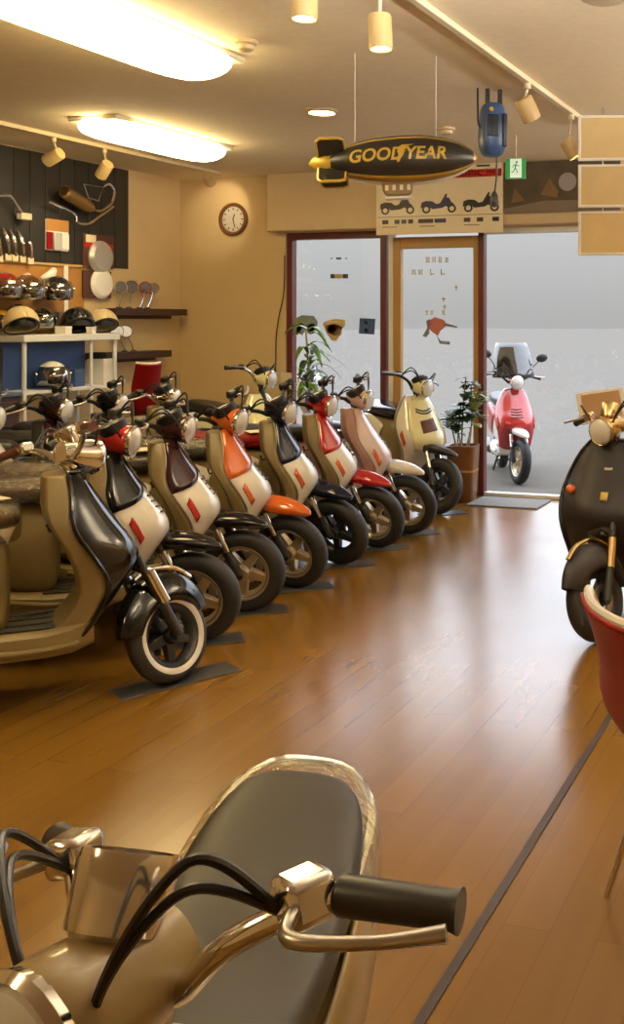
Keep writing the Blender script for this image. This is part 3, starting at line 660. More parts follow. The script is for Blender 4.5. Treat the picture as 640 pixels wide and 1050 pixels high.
# brake levers in a row hanging at the panel's lower left edge
for k, (u, v) in enumerate(((-6, 255), (3, 254), (10, 255), (18, 256), (26, 258))):
    t = thing('lever_pack', ['silver lever pack hanging leftmost, cut by the picture edge', 'silver lever pack second from the left picture edge', 'silver lever pack in the middle of the hanging levers', 'silver lever pack, fourth of the hanging levers', 'short silver lever pack nearest the red and white packet'][k], 'lever', wp(u, v, .025), 0, 'lever packs on the black panel')
    b = MB(); b.tube([(.02, -.02, .14 if k < 4 else .06), (.05, -.01, .06), (.045, .01, .0), (.035, .02, -.05)], [.010, .016, .012, .014], 8, smooth=4); b.tube([(-.01, -.02, .13 if k < 4 else .055), (.02, -.02, .14 if k < 4 else .06)], .005, 6); b.build('lever', m_chrome, t)
    b = MB(); b.box((.03, .02, -.07), (.012, .055, .05)); b.build('card', m_cream, t, bevel=.002)
m_foil = mat('silver foil pack', (.7, .7, .66), .25, .5, bump=.6, bscale=30)
def packet(label, u0, v0, u1, v1, parts, name='parts_packet', group='packets on the black panel'):
    c = wp((u0+u1)/2, (v0+v1)/2, .022); t = thing(name, label, 'packet', c, 0, group)
    P0, P1 = wp(u0, v0, .022)-c, wp(u1, v1, .022)-c
    b = MB(); b.bb((0, P0.y, P1.z), (.012, P1.y, P0.z)); b.build('backing_card', parts[0][1], t, bevel=.002)
    for nm, m, a0_, b0_, a1_, b1_, dep in parts[1:]:
        y0, y1 = P0.y+(P1.y-P0.y)*a0_, P0.y+(P1.y-P0.y)*a1_; z0, z1 = P0.z+(P1.z-P0.z)*b0_, P0.z+(P1.z-P0.z)*b1_
        b = MB()
        if nm.startswith('round'):
            b.lathe([(.001, dep), ((y1-y0)/2*.8, dep*.9), ((y1-y0)/2, dep*.3), ((y1-y0)/2, 0)], (.012, (y0+y1)/2, (z0+z1)/2), (1, 0, 0), 24)
        else: b.bb((.012, y0, z0), (.012+dep, y1, z1))
        b.build(nm, m, t, bevel=.003)
    return t
packet('red and white parts packet on the black panel', 46, 224, 69, 258, [('', m_card), ('header', m_peg, 0, 0, 1, .38, .004), ('red_pouch', m_red, 0, .42, .25, .98, .012), ('foil_pouch', m_foil, .28, .42, .62, 1, .02), ('pouch', m_card, .68, .45, .98, .95, .012)])
packet('brown blister pack of clear parts right of the red and white packet', 84, 239, 116, 276, [('', mat('dark brown card', (.08, .025, .015), .5)), ('label_strip', m_cream, .08, .03, .4, .25, .003), ('red_strip', m_redp, .05, .26, .95, .42, .003), ('round_blister', clear('blister plastic', (.85, .83, .8), .25, .06, .4, 20, (.6, .58, .55), .4), .14, .42, .90, .93, .05)])
packet('brown blister pack with round white disc below the other', 84, 277, 113, 306, [('', mat('dark brown card', (.08, .025, .015), .5)), ('round_disc', m_card, .24, .06, 1.02, .86, .035)])

# shelves with mirrors on sticks
def wall_shelf(label, u0, u1, v, th=.06, dep=.17):
    A = px(u0, v, XL+dep/2); B_ = px(u1, v, XL+dep/2); z = (A.z+B_.z)/2
    y1 = min(B_.y, YB-.03)
    b = MB(); b.bb((XL, A.y, z-th/2), (XL+dep, y1, z+th/2)); b.bb((XL, A.y+.03, z-th/2-.03), (XL+.025, y1-.03, z-th/2))
    return tag(b.build('wall_shelf', m_darkbrown, bevel=.004), label, 'shelf'), z+th/2
sh1, zs1 = wall_shelf('upper dark brown wall shelf carrying four round mirrors', 110, 184, 320)
sh2, zs2 = wall_shelf('lower dark brown wall shelf behind the white rack', 96, 168, 364)
def stick_mirror(label, u, v, z0, du, red=False):
    c = px(u, v, XL+.09); base = px(u+du, v+22, XL+.09)
    t = thing('mirror', label, 'mirror', (XL+.09, base.y, z0), 0, 'round mirrors on the wall shelves')
    h = V((0, c.y-base.y, c.z-z0))
    b = MB(); b.lathe([(.028, 0), (.026, .008), (.008, .014)], seg=16); b.build('base', m_black, t)
    b = MB(); b.tube([(0, 0, .01), h*.5+V((.0, .01, 0)), h], .0055, 8, smooth=4); b.build('stem', m_chrome, t)
    ax_ = V((.75, -.62, .1)); b = MB(); b.lathe([(.001, -.03), (.03, -.028), (.05, -.008), (.054, .006), (.050, .010), (.046, .006), (.001, .006)], h, ax_, 24); hd = b.build('mirror_head', m_redp if red else m_chrome, t)
    b = MB(); b.lathe([(.001, .0075), (.045, .0075), (.045, .006)], h, ax_, 24); b.build('mirror_glass', m_glassdark, hd)
for k, (u, v, du, rd) in enumerate(((124, 295, -2, 0), (135, 294, -3, 0), (149, 295, -6, 1), (157, 296, -6, 0))):
    stick_mirror(['round chrome mirror leftmost on the upper shelf', 'round chrome mirror second from left on the upper shelf', 'red backed round mirror on the upper shelf', 'round chrome mirror rightmost on the upper shelf'][k], u, v, zs1, du, rd)
for k, (u, v, du) in enumerate(((120, 340, 8), (129, 340, 8))):
    stick_mirror(['round chrome mirror on the lower shelf, left one', 'round chrome mirror on the lower shelf, right one'][k], u, v, zs2, du)

# ------------------------------------------------------------------ helmets
def helmet(label, loc, shell, rz, visor='clear', tilt=0, s=1.0, peak=False, wall=False, group='helmets on the parts wall'):
    t = thing('helmet', label, 'helmet', loc, 0, group)
    X = M4.Rotation(rz, 4, 'Z') @ M4.Rotation(tilt, 4, 'Y') @ M4.Scale(s, 4)
    def sp(th, ph, r=1.0, off=0): return V(((.135*r+off)*sin(th)*cos(ph)-.01, (.118*r+off)*sin(th)*sin(ph), .125*r*cos(th)+off*cos(th)+.03*(1 if cos(th) > 0 else 1)*max(0, -cos(th))*0))
    def cut(ph):
        f_ = (1+cos(ph))/2; return R(128)-(R(58))*f_**1.5
    def dome(i, j): ph = 2*pi*j; return sp(.02+(cut(ph)-.02)*i, ph)
    MB(X).grid(dome, 14, 32).build('shell', shell, t, solid=.018)
    MB(X).tube([sp(cut(2*pi*j/40), 2*pi*j/40, .98) for j in range(40)], .007, 6, closed=True).build('edge_trim', m_black, t)
    MB(X).grid(lambda i, j: sp(.1+(R(100)-.1)*i, 2*pi*j, .84), 8, 24).build('lining', m_black, t)
    if visor:
        def vi(i, j): ph = R(-80+160*j); return sp(R(52+62*i), ph, 1.06, .006)
        MB(X).grid(vi, 8, 16).build('visor', clear('clear visor', (.9, .9, .88), .2, .03) if visor == 'clear' else clear('smoked visor', (.12, .13, .16), .3, .03), t, solid=.003)
        b = MB(X)
        for s_ in (-1, 1): b.lathe([(.016, 0), (.016, .008), (.008, .011)], sp(R(80), s_*R(80), 1.06), (0, s_, 0), 14)
        b.build('visor_pivots', m_chrome, t)
    if peak: 
        MB(X).grid(lambda i, j: sp(R(58), R(-50+100*j), 1.02)+V((.09*i*(1-(2*j-1)**2*.6), 0, -.02*i)), 4, 10).build('peak', shell, t, solid=.006)
    if wall:
        b = MB(); b.tube([(0, 0, .03*s), (XL-loc[0]+.017, 0, .03*s)], .007, 8); b.build('peg', m_steel, t)
    return t
m_hred = colr('red helmet paint', (.35, .02, .015)); m_hbr = colr('bronze helmet paint', (.14, .06, .02)); m_hblack = colr('black helmet paint', (.012, .012, .018)); m_hcream = mat('cream helmet', (.68, .56, .32), .35); m_hyel = colr('yellow helmet paint', (.55, .30, .03)); m_hwhite = mat('white helmet paint', (.75, .74, .70), .25)
W = .17
for lab, u, v, m, rz, vis in (('red helmet with clear visor at the left picture edge, upper row', 5, 296, m_hred, -.5, 'clear'),
    ('bronze helmet with clear visor, upper row beside the red one', 29, 298, m_hbr, -.45, 'clear'),
    ('black helmet with visor, upper row right end', 58, 299, m_hblack, -.7, 'smoke'),
    ('yellow helmet at the left picture edge, lower row', 1, 331, m_hyel, -.3, 'smoke'),
    ('small brown helmet in the lower row behind the cream dome', 19, 325, m_hbr, -.6, 'smoke'),
    ('dark helmet with white cover above the rack post, lower row', 43, 329, m_hblack, -.5, 'clear')):
    helmet(lab, px(u, v, XL+(W if v < 320 else .14)), m, rz, vis, tilt=.12, s=.95 if v < 320 else .76, wall=True)
# white visors / straps hung on the board
for lab, u0, v0, u1, v1 in (('white plastic visor shield hung over the bronze helmet', 28, 282, 20, 288), ('white visor shield hung over the black helmet', 42, 286, 55, 277)):
    A, B_ = wp(u0, v0, .05), wp(u1, v1, .05); t = thing('visor_shield', lab, 'visor', (A+B_)/2, 0, 'loose visors on the helmet board'); d = (B_-A)/2
    b = MB(); b.tube([-d*1.0, V((.03, 0, 0)), d], [.016, .034, .026], 10, smooth=4); b.build('shield', m_hwhite, t); b = MB(); b.tube([(0, 0, 0), (-.045, 0, .0)], .005, 6); b.build('hook', m_steel, t)
A = wp(68, 272, .03); o = MB().bb((-.006, -.022, -.42), (.004, .022, 0)).build('hanging_strap', m_card, bevel=.003); o.location = A-V((.003, 0, 0)); tag(o, 'white strip hanging down the helmet board on the right', 'strip')

# ------------------------------------------------------------------ white rack
RX, RY0, RY1, RZ = -5.62, 5.84, 6.76, 1.335
rk = thing('display_rack', 'white display rack with blue backing along the left wall', 'rack', ((RX-6.0)/2, (RY0+RY1)/2, 0)); o_ = rk.location.copy()
for x in (RX, -5.98):
    for y in (RY0, RY1):
        b = MB(); b.tube([V((x, y, 0))-o_, V((x, y, RZ))-o_], .016, 12); b.build('post', m_rackwhite, rk)
b = MB(); b.tube([V((RX, 6.50, .62))-o_, V((RX, 6.50, RZ))-o_], .012, 12); b.build('post', m_rackwhite, rk)
MB().bb(V((RX-.37, RY0-.03, RZ))-o_, V((RX+.03, RY1+.03, RZ+.05))-o_).build('top_board', m_rackwhite, rk, bevel=.006)
MB().bb(V((RX-.37, RY0, .96))-o_, V((RX, RY1, .985))-o_).build('shelf', m_rackwhite, rk, bevel=.003)
MB().bb(V((RX-.37, RY0, .62))-o_, V((RX, RY1, .645))-o_).build('shelf', m_rackwhite, rk, bevel=.003)
MB().bb(V((RX-.215, RY0+.02, .986))-o_, V((RX-.205, 6.67, RZ-.005))-o_).build('blue_backing', m_bluesh, rk)
o = MB().bb((-.006, -.55, 0), (.006, .5, .36)).build('blue_panel', m_bluesh); o.location = (-5.93, 5.30, .985); tag(o, 'blue panel left of the white rack under the helmets', 'panel')
rk2 = thing('low_cabinet', 'low dark cabinet under the blue panel, behind the near scooters', 'cabinet', (-5.80, 5.27, 0))
MB().bb((-.20, -.58, 0), (.18, .53, .96)).build('body', m_darkbrown, rk2, bevel=.005); MB().bb((-.21, -.59, .96), (.20, .54, .985)).build('top', mat('grey blue top', (.10, .13, .22), .5), rk2, bevel=.004)
for y in (-.29, .25): MB().bb((.181, y-.25, .05), (.195, y+.25, .93)).build('door', m_darkbrown, rk2, bevel=.004)
ZT_ = RZ+.05
def on_rack(u, x=-5.76): d = ray(u, 340); q = d*(x/d.x); return q.y
helmet('black dome helmet standing on the white rack', (-5.76, on_rack(80), ZT_+.083), m_hblack, -.5, None, s=1.02, group='helmets on the rack')
helmet('cream dome helmet at the right end of the rack', (-5.76, on_rack(106), ZT_+.079), m_hcream, -.5, None, s=.95, group='helmets on the rack')
helmet('cream dome helmet at the left end of the rack', (-5.68, on_rack(22, -5.68), ZT_+.082), m_hcream, -.5, None, s=1.0, group='helmets on the rack')
def carton(name, label, cat, loc, d, m, rz=0, group=None, lid=True):
    t = thing(name, label, cat, loc, rz, group)
    MB().bb((-d[0]/2, -d[1]/2, 0), (d[0]/2, d[1]/2, d[2]*.9)).build('body', m, t, bevel=.003)
    MB().bb((-d[0]/2-.002, -d[1]/2-.002, d[2]*.72), (d[0]/2+.002, d[1]/2+.002, d[2])).build('lid', m, t, bevel=.003); return t
carton('box', 'small white box on the rack between the two dark helmets', 'box', (-5.66, on_rack(65, -5.66), ZT_), (.08, .09, .06), m_card, .2, 'small boxes on the rack')
carton('box', 'small white box on the rack before the cream dome helmet', 'box', (-5.645, on_rack(93.5, -5.645), ZT_), (.05, .05, .055), m_card, .1, 'small boxes on the rack')
carton('box', 'flat grey box standing upright behind the black dome helmet', 'box', (-5.95, on_rack(72, -5.95), ZT_), (.05, .30, .17), mat('grey card', (.25, .24, .22), .6))
helmet('white helmet on the middle shelf of the rack', (-5.675, on_rack(54, -5.675), .985+.085), m_hwhite, -.5, 'smoke', s=.95, group='helmets on the rack')
carton('box', 'blue box on the middle rack shelf beside the white helmet', 'box', (-5.74, on_rack(75, -5.74), .986), (.12, .12, .13), mat('blue card', (.04, .09, .26), .5), .1)
carton('box', 'large white box at the right end of the middle rack shelf', 'box', (-5.73, on_rack(104, -5.73), .986), (.15, .14, .20), m_card, .05)
carton('box', 'black box lying on the large white box in the rack', 'box', (-5.73, on_rack(104, -5.73), 1.187), (.14, .12, .05), m_black, .25)
# price cards lying on the seats
for lab, base, dx, rz in (('cream price card lying on the nearest wrapped seat', 'motor_scooter', -.70, .5), ('cream price card on the wrapped seat of the orange trimmed scooter', 'motor_scooter.003', -.72, .3), ('cream price card on the red seat', 'motor_scooter.005', -.70, .3)):
    r_ = bpy.data.objects[base]; q = r_.matrix_basis @ V((dx, -.02, .806 if base != 'motor_scooter.005' else .792))
    o = MB().box((0, 0, .002), (.21, .15, .003)).build('price_card', m_cream); o.location = q; o.rotation_euler = (0, 0, r_.rotation_euler.z+rz); tag(o, lab, 'card', 'price cards on the seats')

# ------------------------------------------------------------------ clock
c = py(240, 225, YB)
t = thing('wall_clock', 'round wooden wall clock on the back wall', 'clock', (c.x, YB, c.z))
m_wood = mat('clock wood', (.16, .07, .02), .4, var=.2, scale=30)
b = MB(); b.lathe([(.115, .004), (.15, .004), (.152, .02), (.140, .034), (.120, .030), (.115, .012)], (0, 0, 0), (0, -1, 0), 40, closed=True); b.build('frame', m_wood, t)
b = MB(); b.lathe([(.001, .012), (.118, .012), (.118, .004), (.001, .004)], (0, 0, 0), (0, -1, 0), 40); fc = b.build('dial', mat('clock dial', (.55, .50, .42), .5), t)
b = MB()
for k in range(12):
    a = 2*pi*k/12; b.box((.095*sin(a), -.0135, .095*cos(a)), (.008, .003, .022), M4.Rotation(a, 3, 'Y'))
b.build('hour_marks', m_black, fc)
for nm, a, l in (('hour_hand', R(20), .055), ('minute_hand', R(165), .085)):
    b = MB(); b.box((l*.42*sin(a), -.016, l*.42*cos(a)), (.008, .003, l), M4.Rotation(a, 3, 'Y')); b.build(nm, m_black, t)
# cable on the back wall
o = MB().tube([py(292, 262, YB-.008), py(291, 300, YB-.008), py(286, 325, YB-.008), py(283, 350, YB-.008), py(283, 395, YB-.008)], .005, 6, smooth=5).build('wall_cable', m_black); tag(o, 'thin dark cable running down the wall left of the window frame', 'cable')

# ------------------------------------------------------------------ airship balloon
BD = 5.0; cB = pd(407, 165, BD)
t = thing('balloon', 'black and gold lettered airship balloon hanging from the ceiling', 'balloon', cB)
m_bl = mat('black foil', (.016, .014, .012), .35); m_goldf = mat('gold foil', (.50, .33, .04), .35, .2); m_golddk = mat('dark gold foil', (.28, .17, .035), .35, .3); m_whf = mat('white foil and reflection', (.75, .73, .68), .3)
AX = (RT*.985 + V((0, 0, .055)) + FW*.12).normalized(); SD = (-FW + AX*AX.dot(FW)).normalized(); UP = AX.cross(SD) 
if UP.z < 0: UP = -UP
LB = 165/F*BD; BR = 25.5/F*BD
prof = [(-.50, .012), (-.47, .14), (-.43, .30), (-.36, .52), (-.26, .74), (-.14, .91), (0, .99), (.12, 1.0), (.24, .92), (.34, .76), (.42, .54), (.47, .32), (.495, .13), (.5, .01)]
def brad(a): return interp(prof, a)*BR
def bpt(a, ph, off=0):       # ph measured from up towards the viewer
    r = brad(a)+off; return AX*(a*LB)+UP*(r*cos(ph))+SD*(r*sin(ph))
b = MB(); n = 48
vs = []; na = 44
for i in range(na+1):
    a = -.5+i/na
    vs += [bpt(a, 2*pi*k/n) for k in range(n)]
fs = []; ms = []
for i in range(na):
    for k in range(n):
        fs.append((i*n+k, i*n+(k+1) % n, (i+1)*n+(k+1) % n, (i+1)*n+k)); d = abs(((k+.5)*360/n+180) % 360-180)
        ms.append(0 if d < 30 or 38 < d < 132 else 1 if d < 38 or d < 140 else 2 if d < 156 else 3)  # white hull underside is a reflection painted in
        if i < 2 or i > na-2: ms[-1] = 1
b.add(vs, fs); b.m = ms
hull = b.build('hull', [m_bl, m_goldf, m_golddk, m_whf], t)
def wrap_text(body, size, a0_, ph0, name):
    vs, fs = text_mesh(body, size, .22); b = MB()
    o = []
    for v in vs:
        a = a0_+v.x/LB; r = brad(a); ph = ph0-v.y/max(r, .02); o.append(bpt(a, ph, .004))
    b.add(o, fs); return b.build(name, m_goldf, hull)
wrap_text('GOOD', .084, -.125, R(83), 'lettering'); wrap_text('YEAR', .084, .175, R(83), 'lettering')
wing = [(-.020, -.050), (-.008, -.045), (.004, -.012), (.016, -.006), (.010, .006), (.030, .016), (.018, .022), (.048, .040), (.030, .042), (.075, .058), (.010, .056), (-.012, .040), (-.018, .012), (-.012, -.006), (-.022, -.028)]
b = MB(); o = []
for x, y in wing: a = .028+x/LB*.9; o.append(bpt(a, R(83)-(y)*.8/brad(a), .005))
b.add(o, [tuple(range(len(o)))]); b.build('winged_emblem', m_goldf, hull)
for ph in (R(45), R(135), R(225), R(315)):
    d = UP*cos(ph)+SD*sin(ph); e = AX.cross(d).normalized()
    P = [(-.475, .25), (-.31, .55), (-.315, 1.10), (-.345, 1.18), (-.455, 1.18), (-.475, 1.05)]
    q = [AX*(x*LB)+d*(r*BR) for x, r in P]
    b = MB(); b.poly([p_-e*.006 for p_ in q], e, .012); fn = b.build('fin', m_bl, t, bevel=.004)
    b = MB(); b.tube(q+[q[0]], .008, 6); b.build('fin_edge', m_goldf, fn)
b = MB(); b.lathe([(.006, -.06), (.03, -.04), (.05, .02), (.046, .10)], AX*(-.46*LB), AX, 16); b.build('tail_cone', m_goldf, t)
b = MB(); gz = AX*.0
for x0, x1, hh, m_ in ((-.055, .09, .085, 0),):
    pts = [AX*((x)*LB)-UP*(brad(.0)*.93+z_) for x, z_ in ((-.10, 0), (.095, 0), (.085, .045), (.06, .06), (-.07, .06), (-.095, .04))]
    b.poly([p_-SD*.035 for p_ in pts], SD, .07)
g = b.build('gondola', mat('bronze foil', (.20, .13, .05), .4), t, bevel=.008)
for k in range(4):
    b = MB(); b.box(AX*((-.07+.045*k)*LB)-UP*(BR*.93+.022)+SD*.036, (.016, .004, .026), M4.Rotation(YAW, 3, 'Z')); b.build('gondola_window', m_cream, g)
b = MB(); b.poly([p_-SD*.028 for p_ in [AX*(x*LB)-UP*(BR*.93+z_) for x, z_ in ((-.09, .062), (.08, .062), (.07, .075), (-.08, .075))]], SD, .056); b.build('gondola_base', m_whf, g, bevel=.003)
for a in (-.25, .25):
    p0 = bpt(a, 0); MB().tube([p0, V((p0.x, p0.y, ZC-cB.z))], .0015, 5).build('string', m_card, t)

# ------------------------------------------------------------------ reel
RD = 5.75; c = pd(505, 134, RD); t = thing('cord_reel', 'blue cord reel hanging from the ceiling on black brackets', 'reel', (c.x, c.y, ZC), YAW+.35); zo = c.z-ZC; px1 = RD/F
m_reelb = mat('blue plastic', (.035, .08, .20), .35); m_reeld = mat('dark blue plastic', (.012, .016, .03), .4)
rs = [super_ring(0, .058*k, 0, 0, 4) for k in (1,)]
b = MB(); prof_ = [(-.150, .03, .04), (-.14, .055, .065), (-.09, .075, .085), (-.02, .078, .085), (.05, .068, .08), (.11, .064, .075), (.145, .058, .06), (.155, .03, .04)]
b.rings([[(x*1.0, y, z+zo) for z_, x, y in [(0, sx_, sy_) for sx_, sy_ in [( hw*math.copysign(abs(cos(a))**.6, cos(a)), hd*math.copysign(abs(sin(a))**.6, sin(a))) for a in [2*pi*k/20 for k in range(20)]]]] for z, hw, hd in prof_])
b.build('housing', m_reelb, t, sub=1)
b = MB(); b.bb((-.055, -.095, zo-.045), (.012, -.07, zo+.075)); b.build('grille', m_reeld, t, bevel=.006)
b = MB(); b.bb((.035, -.088, zo-.10), (.062, -.06, zo+.085)); b.build('side_slot', m_reeld, t, bevel=.006)
b = MB(); b.lathe([(.001, .0), (.014, .0), (.012, .008)], (-.03, -.078, zo+.105), (0, -1, 0), 14); b.build('screw_cap', m_goldf, t)
for x in (-.028, .045): MB().bb((x-.011, -.012, zo+.12), (x+.011, .012, 0)).build('bracket', m_black, t, bevel=.002)
b = MB(); b.tube([(-.085, 0, 0), (-.085, 0, zo+.10), (-.08, 0, zo+.03), (-.06, -.01, zo+.01)], .006, 8, smooth=5); b.build('supply_cable', m_black, t)
b = MB(); b.tube([(.025, 0, zo-.14), (.025, 0, zo-.25), (.012, 0, zo-.36)], .006, 8, smooth=4); b.build('pull_cord', m_black, t)
b = MB(); b.lathe([(.008, 0), (.02, -.02), (.024, -.06), (.02, -.085), (.008, -.09)], (.012, 0, zo-.34), (0, 0, 1), 12); b.build('plug', m_black, t)

# ------------------------------------------------------------------ poster, picture, exit sign
YP = YB-.145
def on_plane(u, v, y=YP): return py(u, v, y)
def poster():
    A, B_ = on_plane(386, 172), on_plane(516, 238); o = A.copy(); W_, H_ = B_.x-A.x, A.z-B_.z
    b = MB(); b.bb((0, -.003, -H_), (W_, 0, 0))
    def q(x, y): return V((x*W_, -.0042, -y*H_))
    def rect(x0, y0, x1, y1, mi): b.mi = mi; b.add([q(x0, y0), q(x0, y1), q(x1, y1), q(x1, y0)], [(0, 1, 2, 3)])
    rect(.56, .09, .99, .20, 1)
    b.mi = 3
    for k in range(15):
        if k != 10: rect(.60+k*.024, .115, .616+k*.024, .14, 3)
    for k in range(6): rect(.72+k*.024, .155, .735+k*.024, .18, 3)
    rect(.80, .03, .90, .055, 2)
    sil = [(-1, .42), (-.95, .05), (-.7, -.05), (-.35, -.02), (-.1, .18), (.1, .12), (.28, -.22), (.42, -.5), (.50, -.46), (.46, -.25), (.62, -.20), (.72, .05), (.88, .2), (.92, .38), (.55, .42), (.42, .32), (.2, .45), (-.35, .5), (-.5, .35), (-.75, .32)]
    for cx, mi in ((.17, 4), (.50, 5), (.83, 2)):
        b.mi = mi; b.add([q(cx+.14*x, .53+.22*y) for x, y in sil], [tuple(range(len(sil)))])
        for wx in (-.68, .76):
            b.mi = 2; b.add([q(cx+.14*wx+.034*cos(a), .64+.062*sin(a))+V((0, -.0004, 0)) for a in [2*pi*k/14 for k in range(14)]], [tuple(range(14))])
            b.mi = 0; b.add([q(cx+.14*wx+.019*cos(a), .64+.035*sin(a))+V((0, -.0008, 0)) for a in [2*pi*k/14 for k in range(14)]], [tuple(range(14))])
    rect(.01, .735, .99, .742, 4)
    for x0, x1, mi in ((.05, .10, 2), (.15, .19, 2), (.205, .245, 2), (.26, .30, 2), (.34, .46, 4), (.47, .56, 5), (.70, .75, 4), (.80, .85, 4), (.92, .97, 2)): rect(x0, .78, x1, .84, mi)
    for x0 in (.05, .35, .70): rect(x0, .88, x0+.12, .89, 4)
    ob = b.build('poster', [mat('poster paper', (.80, .70, .50), .5), m_redp, m_black, m_cream, mat('grey print', (.05, .042, .035), .5), mat('blue print', (.035, .04, .10), .5)]); ob.location = o
    tag(ob, 'scooter sales poster with red banner above the door', 'poster')
poster()
A, B_ = on_plane(517, 167), on_plane(593, 217)
b = MB(); W_, H_ = B_.x-A.x, A.z-B_.z; b.bb((0, -.004, -H_), (W_+.35, 0, 0))
b.mi = 1; b.poly([(0, -.0045, -H_), (W_+.35, -.0045, -H_), (W_+.35, -.0045, -H_*.78), (W_*.55, -.0045, -H_*.77), (0, -.0045, -H_*.90)], (0, -1, 0), .001)
b.mi = 2; b.lathe([(.001, .001), (.075, .001), (.075, 0)], (W_*.86, -.0045, -H_*.42), (0, -1, 0), 20)
b.mi = 3; b.poly([(W_*.5, -.0045, -H_*.65), (W_*.62, -.0045, -H_*.35), (W_*.74, -.0045, -H_*.6), (W_*.72, -.0045, -H_*.72)], (0, -1, 0), .001); b.poly([(W_*.1, -.0045, -H_*.8), (W_*.15, -.0045, -H_*.5), (W_*.28, -.0045, -H_*.75)], (0, -1, 0), .001)
pm_ = mat('dark photo print', (.075, .055, .032), .45, var=.7, scale=5)
o = b.build('picture_banner', [pm_, mat('grey brown print', (.17, .125, .09), .5), mat('pale grey print', (.28, .25, .24), .5), mat('brown print', (.17, .10, .035), .5)]); o.location = A; tag(o, 'dark photographic banner right of the sales poster', 'banner')
# exit sign
c = pd(529, 173, 7.2); t = thing('exit_sign', 'green exit sign with running figure hanging by the dark banner', 'sign', (c.x, c.y, c.z), YAW*.6)
m_exg = mat('exit green', (.03, .30, .07), .4, emit=(.03, .35, .08), estr=.35); m_exw = mat('exit white', (.8, .85, .8), .4, emit=(.8, 1, .85), estr=.45)
b = MB(); b.bb((-.07, -.02, -.07), (.07, .02, .07)); b.build('case', m_exg, t, bevel=.004)
pl = MB().bb((-.036, -.0225, -.066), (.044, -.0205, .066)).build('panel', m_exw, t)
b = MB()
def limb(pts, r): b.tube([(x, -.0235, z) for x, z in pts], r, 6)
b.lathe([(.001, .001), (.009, .001), (.009, 0)], (.010, -.0226, .042), (0, -1, 0), 12)
limb([(.006, .03), (-.002, .0)], .006); limb([(-.002, 0), (.014, -.014), (.010, -.036)], .0045); limb([(-.002, 0), (-.010, -.02), (-.028, -.030)], .0045); limb([(.006, .026), (.020, .014), (.028, .022)], .0035); limb([(.004, .026), (-.014, .020), (-.020, .004)], .0035)
b.build('running_figure', m_exg, t)
b = MB(); b.tube([(0, 0, .07), (0, 0, ZC-c.z)], .006, 8); b.build('rod', m_rail, t)

# ------------------------------------------------------------------ hanging boards at right
m_board = mat('tan translucent board', (.58, .42, .18), .45, coat=0, var=.12, scale=6); m_bframe = mat('white board frame', (.74, .70, .62), .4)
x0_, y0_ = -1.60, 6.35
c = pd(593, 118, 6.25); t = thing('hanging_sign', 'three stacked tan boards in white frames hanging at the right edge', 'sign', (c.x, c.y, ZC), YAW-.06)
hb2 = [pd(600, v, 6.25).z-ZC for v in (119, 165, 169, 213, 217, 262)]
for k in range(3):
    z1, z0 = hb2[2*k], hb2[2*k+1]
    b = MB(); b.bb((0, -.012, z0), (.92, .012, z0+.016)); b.bb((0, -.012, z1-.014), (.92, .012, z1)); b.bb((0, -.012, z0+.016), (.018, .012, z1-.014)); b.bb((.902, -.012, z0+.016), (.92, .012, z1-.014)); fr = b.build('board_frame', m_bframe, t, bevel=.002)
    MB().bb((.018, -.006, z0+.016), (.902, .006, z1-.014)).build('board', m_board, fr)
for x in (.15, .77):
    b = MB(); b.tube([(x, .016, 0), (x, .016, hb2[5])], .004, 6); b.build('wire', m_steel, t)

# ------------------------------------------------------------------ planter by the door
g = pz(475, 513); g.y = min(g.y, YB-.22)
m_pot = mat('brown glazed wood', (.17, .065, .018), .3, var=.25, scale=14)
t = thing('potted_plant', 'leafy plant in a tall brown planter beside the door', 'potted plant', (g.x, g.y, 0), YAW*.4)
b = MB(); rs = []
for z, r in ((0, .095), (.012, .10), (.22, .112), (.44, .122), (.46, .124), (.46, .108), (.41, .106)): rs.append([(x, y, z) for x, y, zz in [(r*math.copysign(abs(cos(a))**.35, cos(a)), r*math.copysign(abs(sin(a))**.35, sin(a)), 0) for a in [2*pi*k/24 for k in range(24)]]])
b.rings(rs); pt_ = b.build('planter', m_pot, t)
b = MB(); b.rings([[(p_[0]*1.02, p_[1]*1.02, z) for p_ in rs[2]] for z in (.245, .262)], caps=False); b.build('planter_band', m_gold, pt_)
MB().rings([[(p_[0]*.98, p_[1]*.98, z) for p_ in rs[-1]] for z in (.41, .425)]).build('soil', mat('soil', (.03, .018, .01), .9, bump=.6, bscale=50), t)
m_stem = mat('pale stem', (.40, .33, .22), .6); m_leaf = mat('dark green leaf', (.035, .075, .02), .4, var=.4, scale=8); m_leafy = mat('yellow green leaf', (.30, .34, .10), .4, var=.3, scale=9)
def leaf(b, base, dirn, ln, wd, droop=.3, curl=.15, n=6):
    d = V(dirn).normalized(); s_ = d.cross(V((0, 0, 1))); s_ = s_.normalized() if s_.length > .05 else V((1, 0, 0)); u_ = s_.cross(d); vs = []
    for i in range(n+1):
        k = i/n; c_ = V(base)+d*ln*k-V((0, 0, 1))*droop*ln*k*k; w_ = wd*sin(pi*min(.98, .08+.92*k))**.8
        vs += [c_-s_*w_+u_*curl*w_, c_-u_*.0, c_+s_*w_+u_*curl*w_]
    b.add(vs, [(3*i+j, 3*i+j+1, 3*i+j+4, 3*i+j+3) for i in range(n) for j in range(2)])
rnd = random.Random(11)
stems = [((-.05, .0), (-.02, .0, .78), 0), ((-.02, .03), (.02, .02, 1.02), 0), ((.03, -.02), (.13, -.02, .88), 1), ((.0, -.03), (-.06, -.02, .72), 0), ((.04, .03), (.06, .03, .95), 0), ((-.06, .02), (-.12, .01, .70), 0)]
